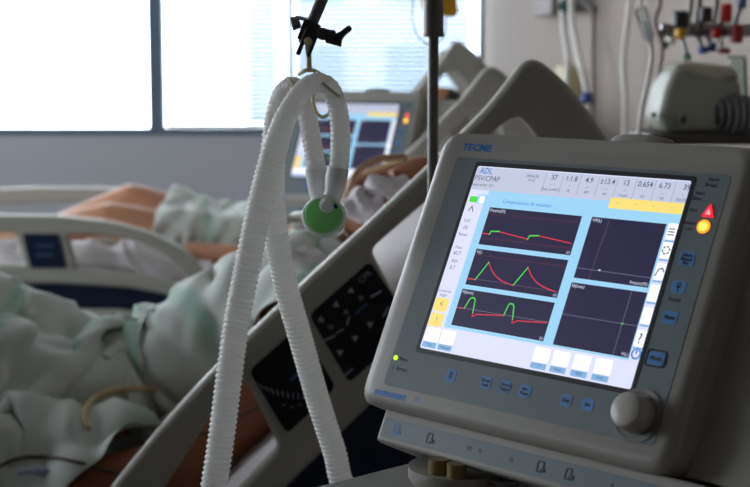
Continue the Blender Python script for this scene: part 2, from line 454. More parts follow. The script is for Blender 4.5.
sl([(178.5, -87.5), (180, -87.5)], W_, 1.2); sl([(218.4, -131), (220, -131)], GR, 1.2)
# left column
sr(3, -37, 13, -31, GR, 1.2, 1.5); sr(15.5, -37.5, 22, -30, PW, 1.2, 2)
sl([(6, -46), (9, -41), (12, -46)], TX, 1, 1.3)
for v, t, s_ in [(-56, 'FiO2', 4), (-63, '10', 6), (-70, 'Plateau', 4), (-83, 'Pmax', 4), (-89, '40.7', 5.6), (-97, 'PEEP', 4), (-103.5, '0.7', 5.6)]: st(t, 9, v, s_, TX)
st('Control de', 9, -127, 3.6); st('trigger', 9, -131, 3.6)
sr(1, -147, 18, -134, YE, 1.1, 1.5); sr(1, -162, 18, -149, YE, 1.1, 1.5); st('<', 10, -140, 8, mi=7); st('!', 10, -155.5, 8)
# bottom tabs
for i, (u, t) in enumerate([(2, 'Trig'), (22, 'Volumen'), (136, 'f'), (158, 'Modo'), (181, 'PEEP'), (204, 'FiO2')]):
    sr(u, -176.5, u+17.5, -163.5, PW, 1.1, 1.5); sr(u, -182.8, u+17.5, -177.5, TB, 1.12, 1); st(['!', '=', 'I', '::', '<', '/'][i], u+9, -170, 7, mi=6); st(t, u+9, -180.2, 3.6, TX)
# right icon column
sr(235.8, -161, 246, -40, W_, 1.1)
for i, v in enumerate([-46, -63, -82, -101, -121, -141]):
    sr(236.5, v-7, 245.8, v+7, PW, 1.15, 1.2); sr(236.5, v-9.6, 245.8, v-8, TB, 1.15)
for k in range(3): sl([(238, -44-k*2.6), (244, -44-k*2.6)], TX, 1.1)
for k in range(6):
    a = k*PI/3; sl([(241+3.4*math.cos(a), -63+3.4*math.sin(a)), (241+3.4*math.cos(a+.5), -63+3.4*math.sin(a+.5))], TX, 1.4)
sl([(237.5, -86), (239.5, -80), (243, -79), (245, -82)], AX, 1.6); st('?', 241, -141.5, 13, bold=.2)
sl([(241.5+4.2*math.cos(a), -154.5+4.2*math.sin(a)) for a in [R(120+30*k) for k in range(11)]], BL, 1.6); sl([(241.5, -149), (241.5, -154)], BL, 1.6)
screen = S.build('screen', SM, vr, smooth=False)
screen['label'] = 'lit touch screen with curves in red and green'

# --- printed words, buttons, lamps on the front
def ftext(name, items, m):
    for (t, u, v, s_, al, bold, sh) in items:
        mb = MB()
        mb.mesh(text_mesh(t, s_*1.1/1000, al, bold*1.6/1000, sh), 0, FM @ Matrix.Translation((u/1000, v/1000, .0006)))
        mb.build(name, m, vr, smooth=False)
LM = MB()
def case_text(name, t, u, v, s_, bold, sh, h, sx=1):
    mb = MB(); mb.mesh(text_mesh(t, s_/1000, 'LEFT', bold/1000, sh), 0, FM @ Matrix.Translation((u/1000, v/1000, h/1000)) @ Matrix.Scale(sx, 4, (1, 0, 0)))
    return mb.build(name, LOGO, vr, smooth=False)
o = case_text('logo', 'TECME', -29.5, 18.5, 9.4, .38, .15, .25, 1.32); o['label'] = 'blue maker lettering at the upper left'
o = case_text('logo', 'neumovent', -41, -233.6, 9.2, .62, .2, .3); o['label'] = 'blue lettering below the screen'
o = case_text('logo', 'TS', 12, -233.2, 7.5, 0, .2, .3); o['label'] = 'thin blue letters after the model lettering'
ftext('printed_word', [('Alarm', 267, 2.8, 4.2, 'CENTER', .1, 0), ('Signals', 266, -2.6, 4.2, 'CENTER', .1, 0), ('Inact.', 258, -10, 4, 'CENTER', .1, 0), ('Silenc.', 256.5, -15, 4, 'CENTER', .1, 0),
    ('High', 260, -25.5, 4, 'RIGHT', .1, 0), ('Medium', 263, -37, 3.6, 'RIGHT', .1, 0), ('Low', 260, -42, 3.6, 'RIGHT', .1, 0), ('Rotate', 263, -104, 4, 'CENTER', .1, 0),
    ('Mains', -16, -198.4, 4.6, 'CENTER', .1, 0), ('Battery', -14, -208, 4.6, 'CENTER', .1, 0)], BTNT)
def button(u, v, wd, ht, words, ring=False, r=3):
    mb = MB(); mb.mesh(plate_mesh([mm(rrect(u-wd/2, v-ht/2, u+wd/2, v+ht/2, r))], 0.0005, 0), 0, FM @ Matrix.Translation((0, 0, .0005)))
    for i, (t, dv, s_) in enumerate(words):
        mb.mesh(text_mesh(t, s_/1000, 'CENTER', .0003), 1, FM @ Matrix.Translation((u/1000, (v+dv)/1000, .0009)))
    if ring:
        a = mm(rrect(u-wd/2-2, v-ht/2-2, u+wd/2+2, v+ht/2+2, r+1)); b = mm(rrect(u-wd/2-.6, v-ht/2-.6, u+wd/2+.6, v+ht/2+.6, r))
        mb.mesh(plate_mesh([a, b], .001), 2, FM @ Matrix.Translation((0, 0, .0006)))
    return mb.build('button', [BTN, BTNT, BTNT], vr, smooth=False)
button(263, -68, 15, 12, [('Alarm', 3, 4), ('Silence', -.6, 4), ('30 s', -4, 3.6)])
button(263.2, -93, 14, 11, [('O', 2, 5), ('T', -2, 6)])
button(263.3, -119.5, 15, 11, [('Menu', 0, 4.8)])
button(261.5, -155.2, 16, 11, [('Mode', 0, 5)], True)
button(48.8, -204.5, 12, 12, [('II', 0, 9)])
button(92, -204, 13.5, 11, [('Screen', 2, 3.8), ('Lock', -2, 3.8)])
button(115, -204, 13.5, 11, [('Manual', 2, 3.8), ('Trigger', -2, 3.8)])
button(138.3, -204.1, 13.5, 11, [('Insp.', 2, 3.8), ('Pause', -2, 3.8)])
button(184.6, -204.4, 12, 11, [('Dec', 0, 4.8)])
button(208.2, -204, 12, 11, [('Inc', 0, 4.8)])
mb = MB(); mb.poly(mm(rpoly([(265.2, -30.5), (277.6, -30.5), (271.4, -18.5)], 1.4, 3)), .0004, .0014, 0, FM)
mb.poly(mm(rpoly([(268.6, -28.6), (274.2, -28.6), (271.4, -23)], .8, 3)), .0013, .0016, 1, FM)
o = mb.build('alarm_light', [emit('alarm_red', (240, 30, 50), 1.3), emit('alarm_core', (255, 150, 160), 1.3)], vr, smooth=False); o['label'] = 'glowing red triangular alarm light'
mb = MB()
for rr_, mi, h in ((6.3, 0, 1.2), (4.2, 1, 1.5)):
    mb.poly([((270.3+rr_*math.cos(a*PI/12))/1000, (-39+rr_*.95*math.sin(a*PI/12))/1000) for a in range(24)], .0004, h/1000, mi, FM)
o = mb.build('alarm_light', [emit('alarm_amber', (252, 150, 24), 1.5), emit('alarm_ambercore', (255, 226, 90), 1.6)], vr, smooth=False); o['label'] = 'glowing amber round alarm light'
mb = MB(); mb.poly([((-26.5+2.3*math.cos(a*PI/8))/1000, (-198.6+2.3*math.sin(a*PI/8))/1000) for a in range(16)], .0004, .0014, 0, FM)
o = mb.build('status_light', [emit('led_green', (190, 255, 40), 1.6)], vr, smooth=False); o['label'] = 'lit yellow-green status light'
mb = MB(); mb.poly([((-27.5+1.6*math.cos(a*PI/8))/1000, (-208+1.6*math.sin(a*PI/8))/1000) for a in range(16)], .0004, .0012, 0, FM)
o = mb.build('status_light', [GREYP], vr, smooth=False)
# knob and its recess
mb = MB(); c_ = Vector((.2600, -.2040, 0))
mb.ring_stack([[c_+Vector((r_*math.cos(a*PI/24), r_*math.sin(a*PI/24), h_)) for a in range(48)] for r_, h_ in ((.0235, .0004), (.0235, .0014), (.0215, .0016), (.0195, .0009), (.0195, .0004))], 0, True, FM)
mb.build('knob_ring', GREYP, vr)
mb = MB()
mb.ring_stack([[c_+Vector((r_*math.cos(a*PI/24), r_*math.sin(a*PI/24), h_)) for a in range(48)] for r_, h_ in ((.0158, .0005), (.0160, .003), (.0150, .016), (.0144, .0185), (.0132, .0195), (.004, .0198))], 0, True, FM)
mb.build('knob', KNOB, vr)

# --- handle bump on the top edge, port strip, ports
mb = MB(); mb.mesh(plate_mesh([rpoly([(.135, -.020), (.235, -.020), (.228, -.058), (.142, -.058)], .014)], .012, .004), 0,
    FM @ Matrix.Translation((-.002, .030, 0)) @ Matrix.Rotation(R(90), 4, 'X') @ Matrix.Scale(-1, 4, (0, 1, 0)) @ Matrix.Translation((0, .036*0, 0)))
mb.v = [v for v in mb.v]
mb2 = MB(); 
mb2.ring_stack([[Vector((.164+ a_*math.cos(t*PI/12), y_, -.024+ b_*math.sin(t*PI/12))) for t in range(24)] for a_, b_, y_ in ((.034, .012, .026), (.034, .012, .043), (.031, .010, .0455))], 0, True, FM)
mb2.build('top_cap', CASE, vr)
mb = MB()
def vb(u0, v0, h0, u1, v1, h1, mi=0): mb.box(((u0+u1)/2000, (v0+v1)/2000, (h0+h1)/2000), ((u1-u0)/1000, (v1-v0)/1000, (h1-h0)/1000), mi, FM)
vb(-29, -279, -130, 335, -245, -9); mb.build('port_module', CASE, vr, bevel=.004)
mb = MB(); mb.mesh(plate_mesh([mm(rrect(-24, -273, 326, -254, 3))], .001), 0, FM @ Matrix.Translation((0, 0, -.0086)))
mb.build('port_strip', STRIP, vr)
for i, u in enumerate([4, 48, 104, 148, 181, 212, 258]):
    mb = MB(); M_ = FM @ Matrix.Translation(((u-9)/1000, -.2635, -.0079))
    if i == 2:
        mb.mesh(text_mesh('H2', .0052, 'CENTER', .0001), 0, M_ @ Matrix.Translation((-.006, 0, 0))); mb.mesh(text_mesh('Pi', .0052, 'CENTER', .0001), 0, M_ @ Matrix.Translation((.007, 0, 0)))
    elif i == 3: mb.mesh(text_mesh('(((', .0055, 'CENTER', .0001), 0, M_); mb.mesh(text_mesh('.', .006, 'CENTER', .0001), 0, M_ @ Matrix.Translation((0, -.004, 0)))
    elif i == 6: mb.mesh(text_mesh('+', .007, 'CENTER', .0001), 0, M_)
    else:
        a = rrect(-.0035, -.005, .0035, .005, .0015); b = rrect(-.0025, -.004, .0025, .004, .001)
        mb.mesh(plate_mesh([a, b], .0004), 1 if i == 0 else 0, M_)
        mb.poly([(.0005, -.004), (.006, -.004), (.006, -.0005), (.0005, -.0028)], -.0002, .0003, 1 if i == 0 else 0, M_)
    mb.build('port_symbol', [BTNT, LOGO], vr, smooth=False)
def port(name, u, h, r, L, m, ribs=0):
    mb = MB(); p0 = FM @ Vector((u/1000, -.279, h/1000)); n = 20 if ribs else 4
    pts = [p0+Vector((0, 0, -L*k/(n*2))) for k in range(n*2+1)]
    mb.tube(pts, [r + (ribs*(1 if k % 4 < 2 else -1) if ribs else 0) for k in range(n*2+1)], 24)
    return mb.build(name, m, vr)
mb = MB(); p0 = FM @ Vector((.056, -.278, -.040))
mb.tube([p0, p0+Vector((0, 0, -.010)), p0+Vector((0, 0, -.016)), p0+Vector((0, 0, -.017))], [.048, .048, .044, .040], 40); mb.build('port_collar', CASE, vr)
port('port', 22, -40, .016, .052, WHITE, .0012); port('port', 60, -6, .010, .040, mat('amber_port', (128, 108, 66), .35)); port('port', 80, -8, .009, .040, mat('amber_port', (128, 108, 66), .35))
port('port', 112, -38, .013, .04, GREYP, .001); port('port', 160, -40, .012, .03, WHITE); port('port', 205, -40, .012, .03, GREYP, .001)
# --- shelf and cart
shelf_z = 1.026
edge = Vector((-.088, 1.435, 0)); inv = vr.matrix_basis.inverted() if False else (Matrix.Translation(vr.location) @ Matrix.Rotation(vr.rotation_euler.z, 4, 'Z')).inverted()
e = inv @ edge
mb = MB(); mb.mesh(plate_mesh([rpoly([(e.x, -.36), (e.x+.50, -.36), (e.x+.50, .12), (e.x, .12)], [.07, .07, .04, .07], 8)], .016, .005), 0, Matrix.Translation((0, 0, shelf_z-.008)))
mb.build('shelf', GREYP, vr)
mb = MB(); cy = .0; mb.box((.02, cy, .62), (.09, .07, .80)); mb.build('column', CASE, vr, bevel=.012)
mb = MB(); mb.box((.02, .03, 1.10), (.16, .06, .22)); mb.build('mount', GREYP, vr, bevel=.01)
mb = MB(); mb.box((.02, .01, .16), (.34, .30, .12)); mb.build('base', CASE, vr, bevel=.03)
for sx in (-1, 1):
    for sy in (-1, 1):
        q = MB(); p = Vector((.02+sx*.24, .01+sy*.22, .075))
        q.tube([(.02+sx*.1, .01+sy*.1, .13), p+Vector((0, 0, .03))], [.025, .018], 12); lg = q.build('leg', GREYP, vr)
        q = MB(); q.cyl(p+Vector((-.012, 0, -.037)), p+Vector((.012, 0, -.037)), .038, seg=20, ch=.003); q.box(p+Vector((0, 0, 0)), (.034, .03, .07)); q.build('caster', BLACKP, vr)
v2 = copy_tree(vr)
c2, s2 = math.cos(R(-30)), math.sin(R(-30))
v2.location = (-.1561-(c2*TL.x-s2*TL.y), 3.532-(s2*TL.x+c2*TL.y), -.02*0); v2.rotation_euler = (0, 0, R(-30))
for c in v2.children:
    if c.name.startswith('shelf'): c.location.x += .12
v2['label'] = 'blurred grey ventilator further back, its lit screen partly hidden by white hoses'

# ------------------------------------------------------------------ support post, arm, clamp
arm = empty('hose_support_arm', (w(433, 100, 1.75).x, 1.75, 0), 0, 'dark metal post and arm holding up the two white breathing hoses', 'stand')
def P(mb, name, m, parent, **k):
    b = Matrix.Translation(-parent.location)
    mb.v = [b @ v for v in mb.v]
    return mb.build(name, m, parent, **k)
px0 = w(433, 100, 1.75).x
mb = MB(); mb.cyl((px0, 1.75, .11), (px0, 1.75, 1.53), .0062, seg=20); P(mb, 'post', METALD, arm)
zsl = w(433, 37, 1.75).z
mb = MB(); mb.cyl((px0, 1.75, zsl), (px0, 1.75, 1.86), .0118, seg=24, ch=.001); mb.cyl((px0, 1.75, zsl), (px0, 1.75, zsl+.004), .0125, seg=24); P(mb, 'sleeve', METALD, arm)
base_ = MB()
for k in range(5):
    a = k*2*PI/5+.3; p = Vector((px0+.26*math.cos(a), 1.75+.26*math.sin(a), .075))
    base_.tube([(px0, 1.75, .12), p+Vector((0, 0, .02))], [.016, .011], 12)
P(base_, 'base', METALD, arm)
for k in range(5):
    a = k*2*PI/5+.3; p = Vector((px0+.26*math.cos(a), 1.75+.26*math.sin(a), .03)); q = MB(); q.cyl(p-Vector((.01, 0, 0)), p+Vector((.01, 0, 0)), .03, seg=18, ch=.003); q.tube([p, p+Vector((0, 0, .06))], .006, 8); P(q, 'caster', BLACKP, arm)
DA = 1.56
jt = Vector((px0, 1.75, 1.86)); j2 = w(327, -20, DA); top = Vector((j2.x+.07, 1.60, 1.86))
mb = MB(); mb.tube([jt, top], .008, 16); mb.ball(jt, .017); mb.ball(top, .015); P(mb, 'upper_arm', METALD, arm)
mb = MB(); mb.tube([top, w(327, -12, DA), w(303, 44, DA)], .0062, 16); P(mb, 'rod', METALD, arm)
mb = MB(); c0 = w(309, 32, DA)
M_ = Matrix.Translation(c0) @ Matrix.Rotation(R(22), 4, 'Y')
mb.box((0, 0, 0), (.018, .022, .022), 0, M_); mb.box((.002, -.002, -.002), (.012, .026, .012), 0, M_)
M2 = Matrix.Translation(w(304, 44, DA-.01)) @ Matrix.Rotation(R(22), 4, 'Y'); mb.box((-.002, 0, 0), (.0045, .01, .026), 0, M2); mb.box((.009, 0, .002), (.003, .01, .026), 0, M2)
P(mb, 'clamp', BLACKP, arm, bevel=.0015)
mb = MB(); mb.tube(spline([w(318, 33, DA-.01), w(327, 35, DA-.015), w(334, 38, DA-.015)], 4), [.005, .006, .0065, .006, .006, .0065, .0075, .0075, .006][:9], 12)
mb.tube(spline([w(332, 41, DA-.015), w(340, 36, DA-.015), w(346, 31, DA-.015), w(351, 27, DA-.015)], 4), [.003, .0035, .004, .0045, .0045, .004, .0035, .0035, .0035, .0035, .0035, .003, .002], 10)
mb.tube([w(326, 39, DA-.015), w(342, 42, DA-.015)], [.004, .0055], 10)
P(mb, 'lever', BLACKP, arm)
mb = MB(); mb.tube([w(300, 22, DA+.01), w(292, 24, DA+.01)], [.006, .0075], 14); mb.tube([w(309, 20, DA), w(296, 17, DA+.01)], .002, 8); P(mb, 'knob', STEEL, arm)
mb = MB(); mb.ball(w(309-1, 41, DA-.012), (.0052, .0052, .005)); mb.tube([w(308, 42, DA-.012), w(309, 60, DA-.01), w(309, 72, DA-.01)], [.0035, .0028, .0032], 10)
P(mb, 'swivel', BEIGE, arm)
mb = MB(); mb.tube(spline([w(299, 74, DA), w(304, 71, DA-.01), w(309, 70, DA-.01), w(315, 71, DA-.01), w(320, 74, DA-.02)], 6), .0022, 10)
def ringpts(c, r, ax, n=20, a0=0, a1=2*PI, sq=1):
    ax = Vector(ax).normalized(); u = ax.orthogonal().normalized(); v = ax.cross(u)
    return [Vector(c)+u*math.cos(a0+(a1-a0)*k/n)*r+v*math.sin(a0+(a1-a0)*k/n)*r*sq for k in range(n+1)]
AGED = mat('aged_plastic', (206, 196, 160), .35)
P(mb, 'hose_hanger', AGED, arm)
mb = MB(); mb.tube(ringpts(w(329, 88, 1.52), .0142, (.6, 0, .75)), .0016, 8); P(mb, 'hose_clip', AGED, arm)
mb = MB(); mb.tube(ringpts(w(296, 88, 1.59), .0142, (.7, .1, .6)), .0016, 8); P(mb, 'hose_clip', AGED, arm)
mb = MB(); mb.tube(spline([w(316, 84, 1.54), w(313, 100, 1.54), w(317, 113, 1.54), w(324, 117, 1.54), w(331, 110, 1.54), w(333, 96, 1.54), w(333, 82, 1.54)], 5), .0019, 8)
P(mb, 'hose_loop', AGED, arm)

# ------------------------------------------------------------------ breathing circuit
circ = empty('breathing_circuit', w(322, 236, 1.5), 0, 'two white corrugated breathing hoses joined at a round green filter', 'breathing hoses')
def hose(pts, smooth_ranges, R0=.0130, pitch=.0054, leg=.85):
    P0 = resample(spline(pts, 24), pitch/6); mb = MB(); rr_ = []
    for i, p in enumerate(P0):
        s_ = i*pitch/6; a = .0006
        fr_ = i/len(P0)
        for (lo, hi) in smooth_ranges:
            if lo < fr_ < hi: a = 0
        if fr_ > leg: a = .00025
        ph = (s_/pitch) % 1
        rr_.append(R0 - .0030*min(1, max(0, (fr_-leg)*25)) + (a*(1 if ph < .45 else -1) if a else -.0006) + 0)
    mb.tube(P0, rr_, 22); return mb
hp1 = [w(190, 640, 1.42), w(200, 560, 1.43), w(212, 497, 1.44), w(221, 440, 1.45), w(230, 370, 1.46), w(237, 320, 1.47), w(247, 268, 1.48), w(258, 215, 1.49), w(271, 163, 1.5), w(284, 122, 1.505), w(299, 95, 1.51), w(315, 83, 1.515), w(330, 89, 1.52), w(339, 115, 1.525), w(340, 155, 1.53), w(336, 184, 1.53)]
hp2 = [w(372, 560, 1.66), w(347, 490, 1.66), w(334, 450, 1.655), w(318, 400, 1.65), w(301, 340, 1.64), w(287, 290, 1.63), w(278, 245, 1.62), w(273, 200, 1.61), w(273, 160, 1.60), w(276, 122, 1.60), w(282, 96, 1.6), w(292, 86, 1.59), w(303, 96, 1.58), w(310, 130, 1.57), w(315, 160, 1.56), w(317, 184, 1.55)]
# lower ends turn round towards the ventilator's ports, below the picture
vw = Matrix.Translation(vr.location) @ Matrix.Rotation(vr.rotation_euler.z, 4, 'Z')
hp1 = [vw @ Vector((-.145, .01, 1.09))*1.0, vw @ Vector((-.215, .0, 1.02)), Vector((-.17, 1.52, .84)), Vector((-.19, 1.44, .82))] + hp1[1:]
hp2 = [vw @ Vector((-.10, .10, 1.12)), vw @ Vector((-.13, .17, 1.06)), Vector((.02, 1.68, .93))] + hp2[1:]
P(hose(hp1, [(.375, .405)]), 'hose', HOSE, circ); P(hose(hp2, []), 'hose', HOSE, circ)
mb = MB()
ja, jb, jc = w(317, 178, 1.55), w(336, 178, 1.53), w(325, 212, 1.53)
mb.tube([w(316, 168, 1.55), ja, w(318, 192, 1.545), w(321, 204, 1.54), jc], [.0112, .0114, .0098, .0088, .0085], 20); mb.tube([w(338, 168, 1.53), jb, w(334, 192, 1.53), w(329, 204, 1.53), jc], [.0112, .0114, .0098, .0088, .0085], 20)
P(mb, 'wye_connector', HOSEC, circ)
fc = w(324, 217, 1.515); ax = Vector((-.08, -1, .32)).normalized()
mb = MB(); rot = ax.to_track_quat('Z', 'Y').to_matrix().to_4x4(); M_ = Matrix.Translation(fc) @ rot
mb.ring_stack([[Vector((r_*math.cos(a*PI/20), r_*.92*math.sin(a*PI/20), h_)) for a in range(40)] for r_, h_ in ((.008, -.03), (.010, -.022), (.019, -.016), (.0222, -.008), (.0228, 0), (.0222, .006), (.0208, .009), (.0198, .0085), (.0192, .006), (.0188, .0055))], 0, True, M_)
flt = P(mb, 'filter', HOSEC, circ)
mb = MB(); mb.ring_stack([[Vector((r_*math.cos(a*PI/20), r_*.92*math.sin(a*PI/20), h_)) for a in range(40)] for r_, h_ in ((.0194, .004), (.0194, .008), (.0175, .0105), (.009, .0115))], 0, True, M_)
mb.v = [Matrix.Translation(-circ.location) @ v for v in mb.v]; o = mb.build('filter_media', GREEN, flt); o['label'] = 'green filter face'
mb = MB(); mb.tube([fc+Vector((.004, -.016, .012)), jc+Vector((0, -.006, .01))], [.0065, .0088], 18); P(mb, 'filter_neck', HOSEC, circ)
mb = MB(); q = fc+Vector((.0125, -.016, .0115)); mb.tube([q, q+ax*.006], .002, 10); mb.v = [Matrix.Translation(-circ.location) @ v for v in mb.v]; mb.build('port_cap', BLUE, flt)

# yellow handle hanging from a cord above bed 2
th = empty('pull_handle', w(440, 10, 3.0), 0, 'yellow triangular pull handle hanging behind the grey post', 'handle')
mb = MB(); mb.mesh(plate_mesh([rpoly([(-.042, .05), (.028, .05), (.036, .0), (.026, -.008), (-.036, .004)], .008)], .018, .004), 0, Matrix.Translation(w(440, 13, 3.0)) @ Matrix.Rotation(R(90), 4, 'X')); P(mb, 'grip', YEL, th)
mb = MB(); mb.tube(spline([w(416, -60, 3.0), w(413, 0, 3.0), (w(413, 25, 3.0)), w(421, 40, 3.0), w(432, 44, 3.0), w(444, 36, 3.0), w(446, 14, 3.0)], 6), .0014, 8); P(mb, 'cord', BLACKP, th)
mb = MB(); mb.tube([w(440, 0, 3.0), Vector((w(440, 0, 3.0).x, 3.0, H))], .004, 8); P(mb, 'strap', GREYP, th)

# ------------------------------------------------------------------ beds
BX, BY = -.6, 2.565
bed = empty('hospital_bed', (BX, BY, 0), 0, 'near hospital bed with raised grey side rail and two dark keypads', 'bed', 'adjustable hospital beds')
def rail_plate(name, loops, Y, thick, m, parent, bev=.008, off=Vector((0, 0, 0)), radii=None):
    L = []
    for i, lp in enumerate(loops):
        pts = [w(px, py, Y) for px, py in lp]
        L.append(rpoly([(p.x, p.z) for p in pts], radii[i] if radii else .02, 6))
    me = plate_mesh(L, thick, bev); mb = MB()
    mb.mesh(me, 0, Matrix.Translation((0, Y, 0)) @ Matrix.Rotation(R(90), 4, 'X'))
    root = bed
    mb.v = [v - root.location + off for v in mb.v]
    return mb.build(name, m, parent, smooth=True)
RY = 2.10
outer = [(70, 545), (110, 487), (150, 437), (190, 392), (235, 346), (300, 284), (360, 229), (430, 163), (490, 103), (528, 52), (564, 80), (597, 124), (645, 200), (640, 235), (560, 300), (480, 320), (430, 348), (367, 406), (290, 482), (230, 540), (150, 592), (85, 585)]
h1 = [(120, 545), (165, 487), (210, 415), (242, 378), (250, 385), (279, 444), (240, 487), (190, 530)]
h2 = [(370, 249), (430, 197), (504, 121), (519, 115), (538, 140), (552, 172), (540, 200), (440, 285), (398, 302)]
rad_o = [.03]*len(outer); rad_o[9] = .03; rad_o[12] = .05
hr = rail_plate('side_rail', [outer, h1, h2], RY, .034, RAILC, bed, .009, radii=[rad_o, .012, .014])
hr['label'] = 'raised head-end side rail with dark keypads'
def keypad(pts, parent, marks):
    loops = [pts]
    me = plate_mesh([rpoly([(w(x, y, RY-.019).x, w(x, y, RY-.019).z) for x, y in pts], .010, 5)], .004, .001)
    mb = MB(); mb.mesh(me, 0, Matrix.Translation((0, RY-.0185, 0)) @ Matrix.Rotation(R(90), 4, 'X'))
    for (kind, x, y, s_, ang, mi) in marks:
        c = w(x, y, RY-.021); M_ = Matrix.Translation((c.x, RY-.0208, c.z)) @ Matrix.Rotation(R(90), 4, 'X') @ Matrix.Rotation(R(ang), 4, 'Z')
        if kind == 't': mb.poly([(-s_, -s_*.8), (s_, -s_*.8), (0, s_)], -.0002, .0003, mi, M_)
        elif kind == 'b': mb.poly([(-s_, -s_*.16), (s_, -s_*.16), (s_, s_*.16), (-s_, s_*.16)], -.0002, .0003, mi, M_)
        elif kind == 'o': mb.mesh(plate_mesh([rrect(-s_, -s_, s_, s_, s_*.8), rrect(-s_*.6, -s_*.6, s_*.6, s_*.6, s_*.5)], .0004), mi, M_)
        else: mb.mesh(text_mesh(kind, s_, 'CENTER', 0), mi, M_)
    mb.v = [v-bed.location for v in mb.v]
    return mb.build('keypad', [PANEL, PRINT, PRINTB], parent, smooth=False)
keypad([(309, 315), (370, 261), (413, 326), (349, 383)], hr,
  [('t', 321, 319, .005, 0, 1), ('t', 336, 304, .005, 0, 1), ('t', 351, 290, .005, 0, 1), ('t', 340, 353, .005, 180, 1), ('t', 355, 339, .005, 180, 1), ('t', 370, 325, .005, 180, 1),
   ('CPR', 365, 277, .012, 42, 1), ('b', 349, 372, .008, 42, 1), ('b', 376, 294, .009, 30, 1), ('b', 330, 338, .009, 25, 1), ('b', 340, 331, .006, 30, 1), ('b', 348, 321, .007, 75, 1), ('b', 361, 309, .011, 42, 2),
   ('o', 331, 327, .003, 0, 1), ('o', 361, 298, .003, 0, 1), ('o', 346, 312, .003, 0, 1), ('b', 386, 312, .008, 60, 1)])
marks = [('b', 300, 372, .018, 42, 2), ('b', 310, 362, .010, 60, 2), ('t', 318, 352, .005, 0, 1)]
for k in range(13): marks.append(('I', 262+k*5.2, 387+7.5*math.sin(k/12*PI)+k*.3, .014, 40-k*6, 1))
for k in range(4): marks.append(('b', 284+k*8, 405+(k % 2)*2, .0035, 10, 1))
keypad([(249, 371), (299, 326), (336, 387), (287, 434)], hr, marks)
# far head rail is the same moulding
fr2 = hr.copy(); COL.objects.link(fr2); fr2.location = (.015, .93, -.015); fr2['label'] = 'far head-end side rail'
# foot rails (traced where they show on the further bed, 2.2 m beyond)
FY = 4.30; OFF = Vector((0, -2.2, 0))
fo = [(-140, 345), (-150, 250), (-105, 218), (-40, 214), (60, 215), (110, 221), (150, 231), (187, 250), (213, 280), (226, 318), (222, 348), (195, 352), (120, 336), (40, 330)]
fh = [[(-118, 252), (-95, 236), (16, 232), (26, 264), (-110, 264)], [(68, 234), (100, 234), (138, 241), (168, 256), (197, 286), (150, 276), (78, 268)], [(-110, 286), (-100, 283), (60, 283), (130, 287), (199, 300), (197, 319), (120, 309), (-105, 306)]]
f1 = rail_plate('side_rail', [fo]+fh, FY, .034, RAILC, bed, .008, OFF, [.03, .01, .01, .01])
f1['label'] = 'foot-end side rail with three openings'
f1.location = (0, 0, -.36)
def px_panel(name, pts, Y, depth, m, parent, r=.01, dy=0):
    me = plate_mesh([rpoly([(w(x, y, Y).x, w(x, y, Y).z) for x, y in pts], r, 4)], depth, .001)
    mb = MB(); mb.mesh(me, 0, Matrix.Translation((0, Y+dy, 0)) @ Matrix.Rotation(R(90), 4, 'X')); mb.v = [v-bed.location+OFF for v in mb.v]
    return mb.build(name, m, parent)
kp = px_panel('keypad', [(24, 233), (60, 233), (68, 267), (32, 267)], FY, .004, NAVY, f1, .006, -.0185)
mb = MB()
for y in (245, 254):
    c = w(46, y, FY); mb.box((c.x, FY-.021, c.z), (.05, .0008, .006))
mb.v = [v-bed.location+OFF for v in mb.v]; mb.build('keypad_print', PRINTB, kp, smooth=False)
px_panel('rail_inlay', [(-112, 288), (-100, 281), (60, 281), (130, 285), (201, 298), (199, 321), (120, 311), (-105, 308)], FY, .008, NAVY, f1, .01, .008)
f2 = f1.copy(); COL.objects.link(f2); f2.location = (0, .93, 0); f2['label'] = 'far foot-end side rail'
for c in list(f1.children):
    if c.name.startswith('rail_inlay'):
        q = c.copy(); COL.objects.link(q); q.parent = f2
# navy backrest side and beige frame under the raised head end
HX, HZ, BA = -.32, .74, R(40)
def bl(x, y, z): return Vector((x-BX, y-BY, z))
def back_box(mb, s0, s1, n0, n1, y0, y1, mi=0):
    M_ = Matrix.Translation(bl(HX, 0, HZ)) @ Matrix.Rotation(-BA, 4, 'Y')
    mb.box(((s0+s1)/2, (y0+y1)/2, (n0+n1)/2), (s1-s0, y1-y0, n1-n0), mi, M_)
mb = MB(); back_box(mb, .0, .92, -.155, -.125, 2.15, 2.98); mb.build('backrest_deck', RAILD, bed, bevel=.008)
mb = MB(); back_box(mb, -.10, .90, -.175, -.02, 2.128, 2.150); mb.build('backrest_side', NAVY, bed, bevel=.01)
mb = MB(); back_box(mb, -.12, .88, -.215, -.176, 2.14, 2.20); back_box(mb, -.12, .88, -.215, -.176, 2.93, 2.99); mb.build('backrest_frame', RAILC, bed, bevel=.01)
mb = MB(); mb.box(bl(-1.28, 2.565, .585), (1.9, .83, .03)); mb.build('deck', RAILD, bed, bevel=.006)
for y in (2.14, 2.99):
    mb = MB(); mb.box(bl(-1.30, y, .655), (1.85, .022, .13)); mb.build('deck_side', NAVY, bed, bevel=.008)
mb = MB(); mb.box(bl(-.95, 2.565, .47), (2.1, .5, .07)); mb.box(bl(-.95, 2.565, .25), (1.9, .6, .1)); mb.build('bed_frame', RAILD, bed, bevel=.015)
for x in (-1.6, -.3):
    mb = MB(); mb.tube([bl(x-.15, 2.565, .28), bl(x, 2.565, .47)], .035, 16); mb.build('lift_leg', METALD, bed)
for x in (-1.8, -.1):
    for y in (2.28, 2.85):
        mb = MB(); mb.cyl(bl(x, y-.018, .075), bl(x, y+.018, .075), .075, seg=24, ch=.005); mb.box(bl(x, y, .16), (.05, .03, .10)); mb.build('caster', BLACKP, bed)
